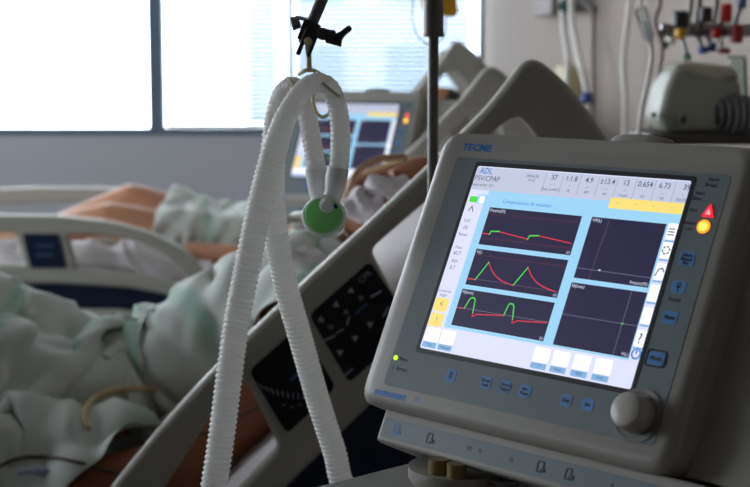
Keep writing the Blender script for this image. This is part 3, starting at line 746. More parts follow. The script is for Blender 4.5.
mb = MB(); mb.box(bl(-2.30, 2.565, .80), (.04, .88, .5)); mb.build('footboard', RAILC, bed, bevel=.018)
for y in (2.128, 3.0):
    mb = MB(); mb.box(bl(-.38, y, .64), (.05, .03, .24)); mb.box(bl(-.75, y, .60), (.05, .03, .2)); mb.build('rail_bracket', GREYP, bed, bevel=.006)
bed2 = copy_tree(bed); bed2.location = (BX, BY+2.2, 0); bed2['label'] = 'further hospital bed with curved grey foot rail and small dark label plate'
for c in bed2.children:
    if c.name.startswith('side_rail') and c.location.z < -.3: c.location = (0, 0, 0)

for c in bed2.children:
    if c.name.startswith('side_rail') and c.location.z > -.1 and 'head' in c.get('label', ''):
        h_ = Vector((HX-BX, 0, HZ)); a_ = -R(4); c.rotation_euler.y = a_; c.location = c.location + h_ - Matrix.Rotation(a_, 3, 'Y') @ h_ + Vector((.065, 0, .015))
# mattresses
def mattress(Y, label, seed):
    rnd = random.Random(seed)
    mb = MB(); prof = []
    pts = []
    n1 = 60
    for i in range(n1+1):
        x = -2.24 + (HX+2.24)*i/n1; pts.append((x, HZ, 0, 1))
    n2 = 30
    for i in range(1, n2+1):
        s_ = .86*i/n2; pts.append((HX+s_*math.cos(BA), HZ+s_*math.sin(BA), -math.sin(BA), math.cos(BA)))
    ph = [rnd.uniform(0, 6) for _ in range(8)]
    rings = []
    for (x, z, nx, nz) in pts:
        ring = []
        hw = .405; T = .12
        cs = []
        for k in range(41):
            y = -hw + 2*hw*k/40
            e_ = max(0, abs(y)-hw+.03)/.03
            d = -.022*e_*e_
            d += .007*math.sin(9*y+14*x+ph[0]+2*math.sin(5*x+ph[1])) * math.sin(6*x+ph[2]) + .006*abs(math.sin(17*(y*.8-x*.35)+ph[3]+1.5*math.sin(4*x)))*max(0, math.sin(3*x+ph[4]))
            cs.append((y, d))
        for (y, d) in cs: ring.append(Vector((x+nx*d, Y+y, z+nz*d)))
        for (y) in (hw-.01, -hw+.01): ring.append(Vector((x-nx*T, Y+y, z-nz*T)))
        rings.append(ring)
    mb.ring_stack(rings)
    o = mb.build('mattress', SHEETW); tag(o, label, 'mattress', 'sheeted mattresses')
    return o
mattress(2.565, 'white-sheeted mattress under the patient in the near bed', 1)
mattress(4.765, 'white-sheeted mattress under the patient in the further bed', 2)

# pillows
def pillow(c, d, rot, label, seed):
    rnd = random.Random(seed); mb = MB(); n = 26; top_ = []; grid = {}
    vs = []; fs = []
    for side in (1, -1):
        for i in range(n+1):
            for j in range(n+1):
                u, v = 2*i/n-1, 2*j/n-1
                t = max(0, (1-u**4)*(1-v**4))**.45
                wv = 1+.12*math.sin(5*u+seed)*math.sin(4*v+seed*2)
                vs.append((u*d[0]/2*(1-.06*v*v), v*d[1]/2*(1-.06*u*u), side*d[2]/2*t*wv))
    for s_ in range(2):
        b = s_*(n+1)**2
        for i in range(n):
            for j in range(n):
                a = b+i*(n+1)+j; fs.append((a, a+1, a+n+2, a+n+1))
    mb.add(vs, fs, 0, Matrix.Translation(c) @ Euler(rot).to_matrix().to_4x4())
    o = mb.build('pillow', SHEETW, smooth=True)
    bm = bmesh.new(); bm.from_mesh(o.data); bmesh.ops.remove_doubles(bm, verts=bm.verts, dist=.0005); bmesh.ops.recalc_face_normals(bm, faces=bm.faces); bm.to_mesh(o.data); bm.free()
    return tag(o, label, 'pillow', 'bed pillows')
def backpt(s_, n_, y): return Vector((HX+s_*math.cos(BA)-n_*math.sin(BA), y, HZ+s_*math.sin(BA)+n_*math.cos(BA)))
pillow(backpt(.58, .055, 2.53), (.42, .66, .12), (0, -BA, 0), 'white pillow seen through the opening of the near bed rail', 1)
pillow(backpt(.60, .06, 4.72), (.40, .64, .13), (0, -BA, 0), 'white pillow behind the head of the patient in the further bed', 2)

# ------------------------------------------------------------------ people
def person(name, caps, balls, m, label, hands, head, group=None):
    mb = MB()
    for (a, b, r0, r1) in caps:
        a, b = Vector(a), Vector(b); L = (b-a).length; n = 8
        mb.tube([a.lerp(b, k/n) for k in range(n+1)], [r0+(r1-r0)*k/n for k in range(n+1)], 20); mb.ball(a, r0, seg=20); mb.ball(b, r1, seg=20)
    for (c, r, rot) in balls: mb.ball(c, r, seg=24, rot=Euler(rot).to_matrix() if rot else None)
    # hands: palm, four fingers with a bend, thumb
    for (wr, d, up) in hands:
        wr = Vector(wr); d = Vector(d).normalized(); up = Vector(up).normalized(); s_ = d.cross(up).normalized(); up = s_.cross(d).normalized()
        M_ = Matrix((s_, d, up)).transposed()
        mb.ball(wr+d*.045, (.040, .052, .017), seg=20, rot=M_)
        for i, (o_f, L) in enumerate(((-.030, .062), (-.010, .074), (.011, .070), (.030, .055))):
            b0 = wr+d*.075+s_*o_f*.9; b1 = b0+d*L*.5-up*.006+s_*o_f*.12; b2 = b1+d*L*.42-up*.022
            mb.tube([b0, b1, b2], [.0105, .0095, .008], 12); mb.ball(b1, .0097, seg=12); mb.ball(b2, .0082, seg=12)
        t0 = wr+d*.02-s_*.028; t1 = t0+d*.032-s_*.026-up*.006; t2 = t1+d*.028-s_*.006-up*.012
        mb.tube([t0, t1, t2], [.014, .0115, .009], 12); mb.ball(t1, .0117, seg=12); mb.ball(t2, .0092, seg=12)
    # head: hd centre, fdir = way the face looks, hup = crown direction
    hc, fd, hu = Vector(head[0]), Vector(head[1]).normalized(), Vector(head[2]).normalized()
    sd = fd.cross(hu).normalized(); hu = sd.cross(fd).normalized(); M_ = Matrix((sd, fd, hu)).transposed()
    hp = lambda a, b, c: hc+sd*a+fd*b+hu*c
    mb.ball(hp(0, -.008, .02), (.076, .092, .095), seg=28, rot=M_)
    mb.ball(hp(0, .022, -.045), (.056, .062, .062), seg=24, rot=M_)
    mb.ball(hp(0, .052, -.085), (.026, .024, .022), seg=16, rot=M_)
    mb.tube([hp(0, .078, .012), hp(0, .092, -.012), hp(0, .104, -.030)], [.008, .011, .014], 12); mb.ball(hp(0, .102, -.031), .015, seg=12)
    for s_ in (-1, 1):
        mb.ball(hp(s_*.012, .092, -.034), .009, seg=12); mb.ball(hp(s_*.078, -.005, -.012), (.010, .020, .032), seg=14, rot=M_)
        mb.ball(hp(s_*.031, .070, .022), (.022, .014, .008), seg=14, rot=M_)
        mb.ball(hp(s_*.042, .055, -.030), (.022, .02, .02), seg=14, rot=M_)
    mb.ball(hp(0, .080, -.057), (.022, .010, .006), seg=14, rot=M_); mb.ball(hp(0, .077, -.069), (.019, .010, .006), seg=14, rot=M_)
    tmp = mb.build('tmp', m)
    md = tmp.modifiers.new('r', 'REMESH'); md.mode = 'VOXEL'; md.voxel_size = .0055; md.use_smooth_shade = True
    sm = tmp.modifiers.new('s', 'SMOOTH'); sm.factor = .5; sm.iterations = 3
    me = eval_mesh(tmp); bpy.data.objects.remove(tmp)
    me.name = name; me.materials.clear(); me.materials.append(m); me.shade_smooth()
    # root origin at the pelvis
    o = bpy.data.objects.new(name, me); COL.objects.link(o)
    tag(o, label, 'person', group)
    # eyelids / hair children
    mb = MB()
    mb.ball(hp(0, -.022, .034), (.082, .090, .092), seg=28, rot=M_)
    h = mb.build('hair', HAIR, o)
    for s_ in (-1, 1):
        mb = MB(); mb.ball(hp(s_*.031, .073, .004), (.013, .012, .009), seg=14, rot=M_); mb.build('eyelid', m, o)
    return o, hp

Y1 = 2.57
caps1 = [((-.44, Y1, .84), (-.28, Y1, .885), .108, .125), ((-.28, Y1, .90), (-.13, Y1, 1.00), .135, .130), ((-.10, Y1-.12, 1.02), (-.10, Y1+.12, 1.02), .085, .085),
  ((-.06, Y1, 1.06), (.02, Y1+.01, 1.13), .055, .05),
  ((-.08, Y1-.19, 1.02), (-.30, 2.235, .83), .062, .052), ((-.30, 2.235, .83), (-.54, 2.235, .79), .046, .030),
  ((-.08, Y1+.19, 1.02), (-.28, Y1+.27, .86), .058, .046), ((-.28, Y1+.27, .86), (-.52, Y1+.28, .80), .042, .028),
  ((-.48, Y1-.10, .85), (-.88, Y1-.12, 1.02), .088, .058), ((-.88, Y1-.12, 1.02), (-1.22, Y1-.10, .81), .056, .036), ((-1.22, Y1-.10, .80), (-1.36, Y1-.1, .84), .038, .026),
  ((-.48, Y1+.10, .85), (-.86, Y1+.13, 1.05), .088, .058), ((-.86, Y1+.13, 1.05), (-1.2, Y1+.12, .81), .056, .036), ((-1.2, Y1+.12, .80), (-1.35, Y1+.12, .84), .038, .026)]
fd1 = Vector((-.62, -.1, .78)); hu1 = Vector((.78, .05, .62))
p1, hp1f = person('person', caps1, [((-.44, Y1, .84), (.12, .165, .10), None), ((-.14, Y1, 1.0), (.14, .17, .115), (0, -BA, 0))], SKIN1,
    'person lying in the near bed, bare brown arm and shoulder showing behind the rail', [((-.54, 2.235, .79), (-1, 0, -.05), (0, .1, 1)), ((-.52, Y1+.28, .80), (-1, 0, 0), (0, 0, 1))], ((.06, Y1+.02, 1.185), fd1, hu1))
Y2 = 4.77
caps2 = [((-.42, Y2, .85), (-.28, Y2, .89), .12, .12), ((-.28, Y2, .89), (-.13, Y2, .99), .12, .125), ((-.10, Y2-.12, 1.02), (-.10, Y2+.12, 1.02), .08, .08),
  ((-.05, Y2, 1.08), (.06, Y2, 1.16), .055, .05),
  ((-.08, Y2-.19, 1.02), (-.33, Y2-.29, .85), .055, .043), ((-.33, Y2-.29, .85), (-.56, Y2-.26, .87), .043, .028),
  ((-.08, Y2+.19, 1.02), (-.28, Y2+.26, .86), .055, .043), ((-.28, Y2+.26, .86), (-.52, Y2+.27, .82), .04, .027),
  ((-.45, Y2-.10, .86), (-.83, Y2-.13, .955), .088, .055), ((-.83, Y2-.13, .955), (-1.24, Y2-.14, .87), .054, .035), ((-1.24, Y2-.14, .87), (-1.38, Y2-.14, .90), .036, .025),
  ((-.45, Y2+.10, .87), (-.79, Y2+.08, .995), .088, .055), ((-.79, Y2+.08, .995), (-1.30, Y2+.06, .80), .054, .035), ((-1.30, Y2+.06, .80), (-1.42, Y2+.06, .85), .036, .025)]
p2, hp2f = person('person', caps2, [((-.42, Y2, .85), (.12, .16, .11), None), ((-.14, Y2, 1.0), (.14, .165, .11), (0, -BA, 0))], SKIN2,
    'person lying in the further bed with bare knees drawn up under a pale gown', [((-.56, Y2-.26, .87), (-1, .1, -.1), (0, 0, 1)), ((-.52, Y2+.27, .82), (-1, 0, 0), (0, 0, 1))], ((.17, Y2-.03, 1.27), (-.55, -.35, .75), (.80, 0, .6)))

# ------------------------------------------------------------------ draped cloth (relaxed once over the bodies)
def drape(name, x0, x1, y0, y1, z0, excess, caps, Yc, m, label, cat, seed=0, steps=170, res=.019, fill=(), fold=.02, wob=.03):
    rng = np.random.default_rng(seed)
    nx = int((x1-x0)*excess/res); ny = int((y1-y0)*excess/res)
    gx, gy = np.meshgrid(np.linspace(x0, x1, nx), np.linspace(y0, y1, ny), indexing='ij')
    zz = np.full_like(gx, z0)
    for k in range(14):
        a = rng.uniform(0, PI); fq = rng.uniform(8, 24); zz += wob*.35*np.sin((np.cos(a)*gx+np.sin(a)*gy)*fq+rng.uniform(0, 6))
    X = np.stack([gx, gy, zz], -1).reshape(-1, 3); V = np.zeros_like(X)
    idx = np.arange(nx*ny).reshape(nx, ny)
    cons = []
    def addc(a, b, L, st):
        a, b = a, b
        cons.append((a.ravel(), b.ravel(), L, st))
    for off in (0, 1):
        addc(idx[off:-1:2, :], idx[off+1::2, :][:idx[off:-1:2, :].shape[0]], res, .9)
        addc(idx[:, off:-1:2], idx[:, off+1::2][:, :idx[:, off:-1:2].shape[1]], res, .9)
    for off in (0, 1):
        A = idx[off:-1:2, :]; B = idx[off+1::2, :][:A.shape[0]]
        addc(A[:, :-1], B[:, 1:], res*2**.5, .35); addc(A[:, 1:], B[:, :-1], res*2**.5, .35)
    for off in range(4):
        A = idx[off::4, :]; B = idx[off+2::4, :]; n = min(A.shape[0], B.shape[0]); addc(A[:n], B[:n], res*2, .16)
        A = idx[:, off::4]; B = idx[:, off+2::4]; n = min(A.shape[1], B.shape[1]); addc(A[:, :n], B[:, :n], res*2, .16)
    C = [(np.array(a), np.array(b), r0+.006, r1+.006) for a, b, r0, r1 in list(caps)+list(fill)]
    ca, sa = math.cos(BA), math.sin(BA)
    def collide(X, Pp):
        hit = np.zeros(len(X), bool)
        for a, b, r0, r1 in C:
            ab = b-a; t = np.clip(((X-a)@ab)/(ab@ab), 0, 1); d = X-(a+t[:, None]*ab); L = np.linalg.norm(d, axis=1)+1e-9; rr_ = r0+(r1-r0)*t
            k = L < rr_; X[k] += (d[k]/L[k, None])*(rr_[k]-L[k])[:, None]; hit |= k
        inb = np.abs(X[:, 1]-Yc) < .415
        zf = np.where(X[:, 0] < HX, HZ+.012, HZ+.014+(X[:, 0]-HX)*sa/ca)
        k = inb & (X[:, 2] < zf); X[k, 2] = zf[k]; hit |= k
        # friction
        X[hit, :2] = Pp[hit, :2] + (X[hit, :2]-Pp[hit, :2])*.7
        X[:, 1] = np.clip(X[:, 1], y0-.015, y1+.015); X[:, 0] = np.clip(X[:, 0], x0-.02, x1+.02)
    dt = .014
    for s_ in range(steps):
        g = (1+(excess-1)*min(1, (s_+1)/(steps*.55)))/excess
        Pp = X.copy(); V[:, 2] -= 9.8*dt; V *= .965; X = X+V*dt
        for it in range(7):
            for a, b, L, st in cons:
                d = X[b]-X[a]; l = np.linalg.norm(d, axis=1)+1e-9; c = d*((l-L*g)/l*.5*st)[:, None]
                X[a] += c; X[b] -= c
            if it in (2, 4): collide(X, Pp)
        collide(X, Pp); V = (X-Pp)/dt
        sp = np.linalg.norm(V, axis=1); k = sp > 2.5; V[k] *= (2.5/sp[k])[:, None]
    me = bpy.data.meshes.new(name)
    q = np.stack([idx[:-1, :-1], idx[1:, :-1], idx[1:, 1:], idx[:-1, 1:]], -1).reshape(-1, 4)
    me.from_pydata(X.tolist(), [], q.tolist()); me.materials.append(m); me.shade_smooth()
    me.update(); from mathutils import noise
    for v in me.vertices:
        i_, j_ = divmod(v.index, ny); u_ = Vector((i_*res*5.5, j_*res*5.5, seed*3.1))
        wp = noise.noise_vector(u_*.55)*1.3
        r1_ = (1-abs(noise.noise(Vector((u_.x*1.0+wp.x, u_.y*.55+wp.y, u_.z))))*2.2); r2_ = (1-abs(noise.noise(Vector((u_.x*2.3+wp.y*1.5, u_.y*2.2+wp.x*1.5, u_.z+7))))*2.2)
        v.co += v.normal*(v.normal.z >= 0 or -1)*fold*(max(0, r1_)**2.2+.8*max(0, r2_)**2)
    uvl = me.uv_layers.new(name='UVMap'); li = np.empty(len(me.loops), int); me.loops.foreach_get('vertex_index', li)
    uvs = np.stack([li//ny*res, li % ny*res], -1).astype(np.float32); uvl.data.foreach_set('uv', uvs.ravel())
    o = bpy.data.objects.new(name, me); COL.objects.link(o)
    so = o.modifiers.new('so', 'SOLIDIFY'); so.thickness = .003; so.offset = 1
    su = o.modifiers.new('su', 'SUBSURF'); su.levels = 1; su.render_levels = 1
    return tag(o, label, cat)
sheet = drape('bed_cover', -1.35, -.245, 2.20, 2.96, 1.16, 1.75, caps1, 2.565, MINT, 'crumpled pale mint hospital cover heaped over the patient in the near bed', 'cover', 3, wob=.06, res=.0175, fold=.046, fill=[((-1.3, 2.29, .80), (-.42, 2.31, .82), .09, .07), ((-1.2, 2.57, .84), (-.55, 2.57, .82), .11, .08), ((-1.2, 2.84, .78), (-.34, 2.84, .84), .07, .07), ((-1.15, 2.44, .93), (-.85, 2.40, .98), .08, .07)])
gown = drape('hospital_gown', -.76, .05, 4.50, 5.08, 1.15, 1.35, caps2, 4.765, MINT, 'pale mint gown over the thighs and chest of the patient in the further bed', 'gown', 5, wob=.04)
caps2 = [(Vector(a), Vector(b), c, d) for a, b, c, d in caps2]
from mathutils import noise as _ns
mb = MB(); pts_ = spline([(-1.75, 4.47, .80), (-1.4, 4.46, .815), (-1.0, 4.46, .82), (-.7, 4.455, .815), (-.45, 4.46, .79)], 40)
mb.tube(pts_, [.02+.062*min(1, 6*k/len(pts_), 5*(len(pts_)-1-k)/len(pts_)) for k in range(len(pts_))], 56)
for i, v in enumerate(mb.v):
    c = Vector((v.x, 4.46, .80)); d = (v-c).normalized(); q = Vector((v.x*5.5+(v.z-.8)*14, v.y*7, v.z*9)); wv = _ns.noise_vector(q*.6)
    r1_ = max(0, 1-abs(_ns.noise(q+wv*1.4))*2.4)
    v += d*(.024*r1_**2+.012*_ns.noise(q*2)); v.z = max(v.z, .745)
roll = mb.build('rumpled_sheet', SHEETW); tag(roll, 'rumpled white sheet along the near edge of the further bed, seen through its rail', 'sheet')
towel = drape('hospital_gown', -.36, .0, 2.38, 2.84, 1.24, 1.40, caps1, 2.565, MINT, 'rumpled pale gown on the chest of the near patient, below the green filter', 'gown', 9, steps=120, res=.0165, wob=.03, fold=.032)

# ------------------------------------------------------------------ lines lying on the near bed
bpy.context.view_layer.update()
def bvh(o):
    dg = bpy.context.evaluated_depsgraph_get(); return BVHTree.FromObject(o, dg)
mt1 = [o for o in bpy.data.objects if o.name == 'mattress'][0]
TREES = [bvh(sheet), bvh(p1), bvh(mt1)]
def drop(x, y, lift):
    z = .7
    for t in TREES:
        h = t.ray_cast(Vector((x, y, 2)), Vector((0, 0, -1)))
        if h[0] is not None: z = max(z, h[0].z)
    return Vector((x, y, z+lift))
CAMP = Vector((0, 0, CAMZ))
def hit(px, py, z=.8):  # where the sight line meets the bed's surface
    d = (w(px, py, 1.0)-CAMP).normalized(); best = None
    for t in TREES:
        h = t.ray_cast(CAMP, d)
        if h[0] is not None and (best is None or h[3] < best[1]): best = (h[0], h[3])
    if best is None:
        return CAMP + d*((CAMZ-z)/(-d.z))
    return best[0]
def lay(pts, r, name, m, label, cat, n=14):
    P0 = [hit(p.x, p.y)+Vector((0, 0, r)) for p in spline([Vector((x, y, 0)) for x, y in pts], n)]
    for it in range(10):
        P0 = [P0[0]] + [Vector(((a.x+2*b.x+c.x)/4, (a.y+2*b.y+c.y)/4, max(b.z, (a.z+c.z)/2)*.5+.25*(a.z+2*b.z+c.z)/2)) for a, b, c in zip(P0[:-2], P0[1:-1], P0[2:])] + [P0[-1]]
    mb = MB(); mb.tube(P0, r, 10); return tag(mb.build(name, m), label, cat)
lay([(88, 432), (85, 415), (100, 398), (135, 392), (175, 396), (215, 386)], .0055, 'drain_tube', mat('drain_amber', (206, 186, 140), .3), 'amber tinted drain tube looping over the mint cover', 'tube')
lay([(-20, 480), (15, 461), (50, 459), (80, 465), (112, 474), (150, 480)], .003, 'monitor_lead', mat('lead_brown', (92, 78, 60), .5), 'thin brown lead curving along the near edge of the near bed', 'cable')
lay([(165, 425), (190, 434), (215, 432), (240, 418), (262, 408)], .0025, 'monitor_lead', mat('lead_brown', (92, 78, 60), .5), 'thin brown lead crossing the arm inside the near rail opening', 'cable')
c = hit(112, 441)+Vector((0, -.012, .012))
mb = MB(); mb.tube([c-Vector((.012, .004, 0)), c+Vector((.012, .004, .004))], [.006, .009], 14); mb.tube([c+Vector((.012, .004, .004)), c+Vector((.03, .01, .004))], .004, 10)
tag(mb.build('line_clamp', RED), 'small red clamp lying at the edge of the mint cover', 'clamp')
c = hit(40, 474)+Vector((0, -.004, .006))
mb = MB(); mb.ball(c, (.012, .010, .007)); mb.tube([c, c+Vector((-.03, -.01, .0))], .004, 10); mb.tube([c, c+Vector((.014, .0, .0)), c+Vector((.03, -.012, -.002))], .004, 10)
tag(mb.build('stopcock', mat('lilac_plastic', (150, 150, 185), .3)), 'pale lilac stopcock beside the brown lead at the near bed edge', 'stopcock')
# airway tubing and tapes on the near patient's face
at = empty('airway_tube', hp1f(0, .11, -.06), 0, 'tan airway tube arching from the mouth of the near patient', 'tube')
mb = MB(); mb.tube(spline([hp1f(0, .075, -.062), hp1f(.0, .11, -.055), w(402, 160, 2.52), w(388, 158, 2.5), w(372, 162, 2.48), w(358, 172, 2.47), w(350, 188, 2.47), w(344, 215, 2.5)], 8), .0065, 12); P(mb, 'tube', mat('tan_tube', (176, 140, 104), .35), at)
mb = MB()
mb.tube(ringpts(hp1f(0, .0, -.062), .071, hu1, 30, sq=1.05), .0055, 8); P(mb, 'tape', WHITE, at)
mb = MB(); mb.tube(ringpts(hp1f(0, .0, .03), .093, hu1*.8+fd1*.5, 30, sq=1.0), .006, 8); P(mb, 'tape', WHITE, at)
mb = MB(); mb.tube(spline([hp1f(-.02, .12, -.14), hp1f(.03, .12, -.16), hp1f(.07, .06, -.13), hp1f(.10, .0, -.14)], 6), .003, 8); P(mb, 'cuff_line', WHITE, at)
for i, (a, b) in enumerate([(hp1f(-.10, .05, -.23), hp1f(.02, .10, -.20)), (hp1f(-.14, .04, -.26), hp1f(-.02, .09, -.24)), (hp1f(-.05, .08, -.30), hp1f(.06, .10, -.22))]):
    q = MB(); q.tube(spline([a, (a+b)/2+Vector((0, -.01, .02)), b], 6), .0065, 10)
    tag(q.build('tubing_end', WHITE), ['white tubing end nearest the round green filter', 'white tubing end lowest on the chest of the near patient', 'white tubing end highest on the chest of the near patient'][i], 'tube')

def gauze(c, r, label, seed):
    mb = MB(); mb.ball(c, r, seg=36)
    for v in mb.v:
        q = (v-c)*34+Vector((seed, 0, 0)); d = (v-c).normalized(); v += d*(.016*max(0, 1-abs(_ns.noise(q))*2.2)-.006)
    tag(mb.build('gauze_pad', SHEETW), label, 'gauze', 'crumpled gauze around the near patient')
gauze(w(388, 186, 2.44), (.030, .022, .020), 'crumpled white gauze at the chin of the near patient', 1)
gauze(w(362, 205, 2.44), (.028, .02, .022), 'crumpled white gauze between the green filter and the near rail', 5)
gauze(w(300, 262, 2.44), (.042, .025, .018), 'crumpled white gauze on the chest, behind the crossing hoses', 9)
# ------------------------------------------------------------------ right wall equipment
def wx(y): return xr(y)
def wallpt(px, py, off=0):
    """point on the right wall (off metres in front of it) seen at a photo position"""
    cx = (px-375)/F; d = w(px, py, 1.0)
    # x = d.x*t ; wall: x = .5+(7-t)*.09-off
    t = (.5+.63-off)/(d.x+.09); return w(px, py, t)
def wtube(pts, r, name, m, label, cat, n=8, off=.03, group=None):
    mb = MB(); mb.tube(spline([wallpt(*p[:2], p[2] if len(p) > 2 else off) for p in pts], n), r, 12); return tag(mb.build(name, m), label, cat, group)
wrz = math.atan2(.09, 1)
def wbox(mb, px, py, off, d, mi=0):
    c = wallpt(px, py, off); mb.box((0, 0, 0), d, mi, Matrix.Translation(c) @ Matrix.Rotation(wrz, 4, 'Z'))
    return c
t = wallpt(552, 5, .03)
q = MB(); wbox(q, 550, 3, .03, (.06, .32, .09)); g = tag(q.build('gas_outlet', mat('outlet_grey', (128, 116, 112), .5), bevel=.006), 'grey gas outlet box on the wall above the raised near bed', 'outlet')
q = MB(); q.cyl(wallpt(566, 6, .10), wallpt(566, 6, .0), .022, seg=20); q.build('connector', mat('teal_plastic', (50, 92, 92), .4), g)
wtube([(562, -40), (562, 0, .1), (564, 30, .1), (568, 60, .1), (567, 92, .09), (566, 130, .08)], .0095, 'oxygen_hose', WHITE, 'white hose hanging from the wall, nearer the window', 'hose', group='white hoses on the wall')
wtube([(571, -40), (571, 0, .1), (574, 35, .1), (582, 70, .1), (587, 96, .09), (589, 130, .08)], .0095, 'oxygen_hose', WHITE, 'white hose hanging from the wall with blue fitting at its end', 'hose', group='white hoses on the wall')
q = MB(); q.cyl(wallpt(586.5, 95, .09), wallpt(587.5, 103, .09), .018, seg=16, ch=.002); tag(q.build('hose_fitting', BLUE), 'small blue fitting low on the second white wall hose', 'fitting')
wtube([(580, -30), (584, 2, .02), (592, 12, .02), (593, 40, .02), (593, 140, .02)], .009, 'wall_pipe', mat('pipe_grey', (140, 130, 124), .4), 'thin grey pipe running down the wall beside the white hoses', 'pipe')
q = MB(); wbox(q, 568, 86, .03, (.05, .20, .13)); tag(q.build('socket_box', mat('cream_plastic', (188, 176, 140), .5), bevel=.006), 'cream socket box on the wall behind the white hoses', 'socket')
wtube([(632, -40), (630, 0, .06), (626, 35, .06), (623, 65, .06), (625, 100, .06), (624, 140, .06)], .0075, 'suction_line', WHITE, 'single white line hanging on the wall left of the drip chamber', 'tube')
dc = empty('drip_set', w(646, 20, 2.9), 0, 'clear drip chamber with its white infusion line hanging at right', 'drip set')
mb = MB(); mb.cyl(w(640, 8, 2.9), w(650, 40, 2.9), .0125, .0105, 20, ch=.003); P(mb, 'chamber', CLEAR, dc)
mb = MB(); mb.cyl(w(644, 22, 2.9), w(650, 41, 2.9), .009, .008, 16); P(mb, 'fluid', HOSEC, dc)
mb = MB(); mb.tube(spline([w(645, -60, 2.9), w(640, -10, 2.9), w(641, 6, 2.9)], 6), .004, 10); mb.tube(spline([w(650, 40, 2.9), w(652, 55, 2.9), w(648, 80, 2.9), w(642, 108, 2.9), w(640, 124, 2.9), w(634, 160, 2.9)], 8), .0048, 10); P(mb, 'line', WHITE, dc)
mb = MB(); mb.box((0, 0, 0), (.02, .02, .01), 0, Matrix.Translation(w(645, -60, 2.9))); mb.tube([w(645, -60, 2.9), Vector((w(645, -60, 2.9).x, 2.9, H))], .004, 8); P(mb, 'hanger', STEEL, dc)

# equipment shelf with grey-green device
EY = 3.05
sh = w(700, 131, EY)
q = MB(); a_ = w(640, 133, EY).x; b_ = wx(EY)+.01
q.box(((a_+b_)/2, EY+.02, sh.z-.012), (b_-a_, .26, .02)); tag(q.build('wall_shelf', mat('shelf_dark', (70, 66, 62), .5), bevel=.004), 'dark wall shelf under the grey-green device', 'shelf')
dev = empty('medical_device', w(690, 130, EY), 0, 'boxy grey-green medical device on the shelf at upper right', 'medical device')
mb = MB()
prof = [(650, 118), (656, 92), (665, 70), (676, 64), (700, 67), (722, 72), (732, 82), (733, 100), (728, 126), (716, 130), (656, 130)]
me = plate_mesh([rpoly([(w(x, y, EY).x, w(x, y, EY).z) for x, y in prof], .012, 5)], .16, .012)
mb.mesh(me, 0, Matrix.Translation((0, EY, 0)) @ Matrix.Rotation(R(90), 4, 'X')); P(mb, 'housing', mat('device_greygreen', (156, 158, 146), .45), dev)
mb = MB(); me = plate_mesh([rpoly([(w(x, y, EY).x, w(x, y, EY).z) for x, y in [(664, 68), (678, 61), (724, 66), (731, 78), (710, 82), (690, 74)]], .008, 5)], .175, .01)
mb.mesh(me, 0, Matrix.Translation((0, EY, 0)) @ Matrix.Rotation(R(90), 4, 'X')); P(mb, 'lid', mat('device_lid', (190, 186, 168), .45), dev)
mb = MB(); mb.cyl(w(681, 123, EY-.09), w(683, 116, EY-.09), .008, seg=12); P(mb, 'latch', BLACKP, dev)
mb = MB(); mb.cyl(w(654, 115, EY-.076), w(654, 115, EY-.088), .006, seg=14); P(mb, 'indicator', GRNP, dev)
mb = MB(); c = w(728, 114, EY-.06)
for k in range(5): mb.tube(ringpts(c+Vector((-.02+.012*k, -.01*k, 0)), .034-.002*abs(k-2), (1, .2, 0)), .008, 10)
mb.cyl(c+Vector((-.03, 0, 0)), c+Vector((.05, 0, 0)), .028, seg=18)
tag(mb.build('coiled_cuff', mat('dark_rubber', (62, 60, 62), .6)), 'dark coiled rubber bellows right of the grey-green device', 'bellows')
mb = MB(); mb.cyl(w(737, 98, EY+.05), w(737, 56, EY+.05), .022, .019, 24, ch=.004); mb.cyl(w(737, 128, EY+.05), w(737, 98, EY+.05), .012, seg=16)
tag(mb.build('clear_bottle', glass('bottle_plastic', (.72, .80, .76))), 'clear plastic bottle standing at the right edge behind the dark bellows', 'bottle')
# rail with hanging coloured fittings
q = MB(); y0_, y1_ = 3.05, 3.35
RZ = w(700, 30, 3.2).z
q.box(((w(664, 30, 3.2).x+wx(3.2))/2+.01, 3.24, RZ), (wx(3.2)-w(664, 30, 3.2).x+.02, .02, .028)); tag(q.build('equipment_rail', STEEL, bevel=.003), 'steel equipment rail at the upper right of the wall', 'rail')
def fitting(name, px, py, r, L, m, label, cat, cap=None, down=0):
    root = empty(name, w(px, py, 3.2), 0, label, cat, 'coloured fittings on the equipment rail')
    mb = MB(); c = w(px, py, 3.17); mb.cyl(c-Vector((0, 0, L/2)), c+Vector((0, 0, L/2)), r, seg=18, ch=r*.25); P(mb, 'body', m, root)
    mb = MB(); mb.tube([c+Vector((0, 0, 0)), Vector((c.x, 3.24, RZ if abs(c.z-RZ) < .06 else c.z)), Vector((c.x, 3.24, RZ))] if abs(c.z-RZ) > .02 else [c, Vector((c.x, 3.24, c.z))], .005, 8); P(mb, 'stem', STEEL, root)
    return root
fitting('regulator_knob', 680, 19, .017, .034, BLACKP, 'round black knob at the left of the equipment rail', 'knob')
fitting('regulator_knob', 680, 34, .011, .024, YEL, 'yellow knob just below the round black one', 'knob')
fitting('regulator_knob', 671, 41, .009, .018, WHITE, 'small white knob left of the yellow one', 'knob')
fitting('regulator_knob', 664, 45, .008, .016, GRNP, 'small green knob leftmost on the rail', 'knob')
fitting('regulator_knob', 706, 15, .013, .034, mat('maroon_dark', (44, 26, 30), .4), 'dark maroon cylinder right of the round black knob', 'knob')
fitting('regulator_knob', 726, 13, .013, .04, RED, 'tall red cylinder at the top of the rail', 'knob')
fitting('regulator_knob', 716, 33, .010, .022, RED, 'short red knob between the black and crimson fittings', 'knob')
fitting('regulator_knob', 737, 34, .013, .038, mat('crimson', (150, 24, 30), .4), 'large crimson fitting at the right end of the rail', 'knob')
fitting('regulator_knob', 703, 50, .012, .016, BLUE, 'broad blue fitting right above the grey-green device', 'knob')
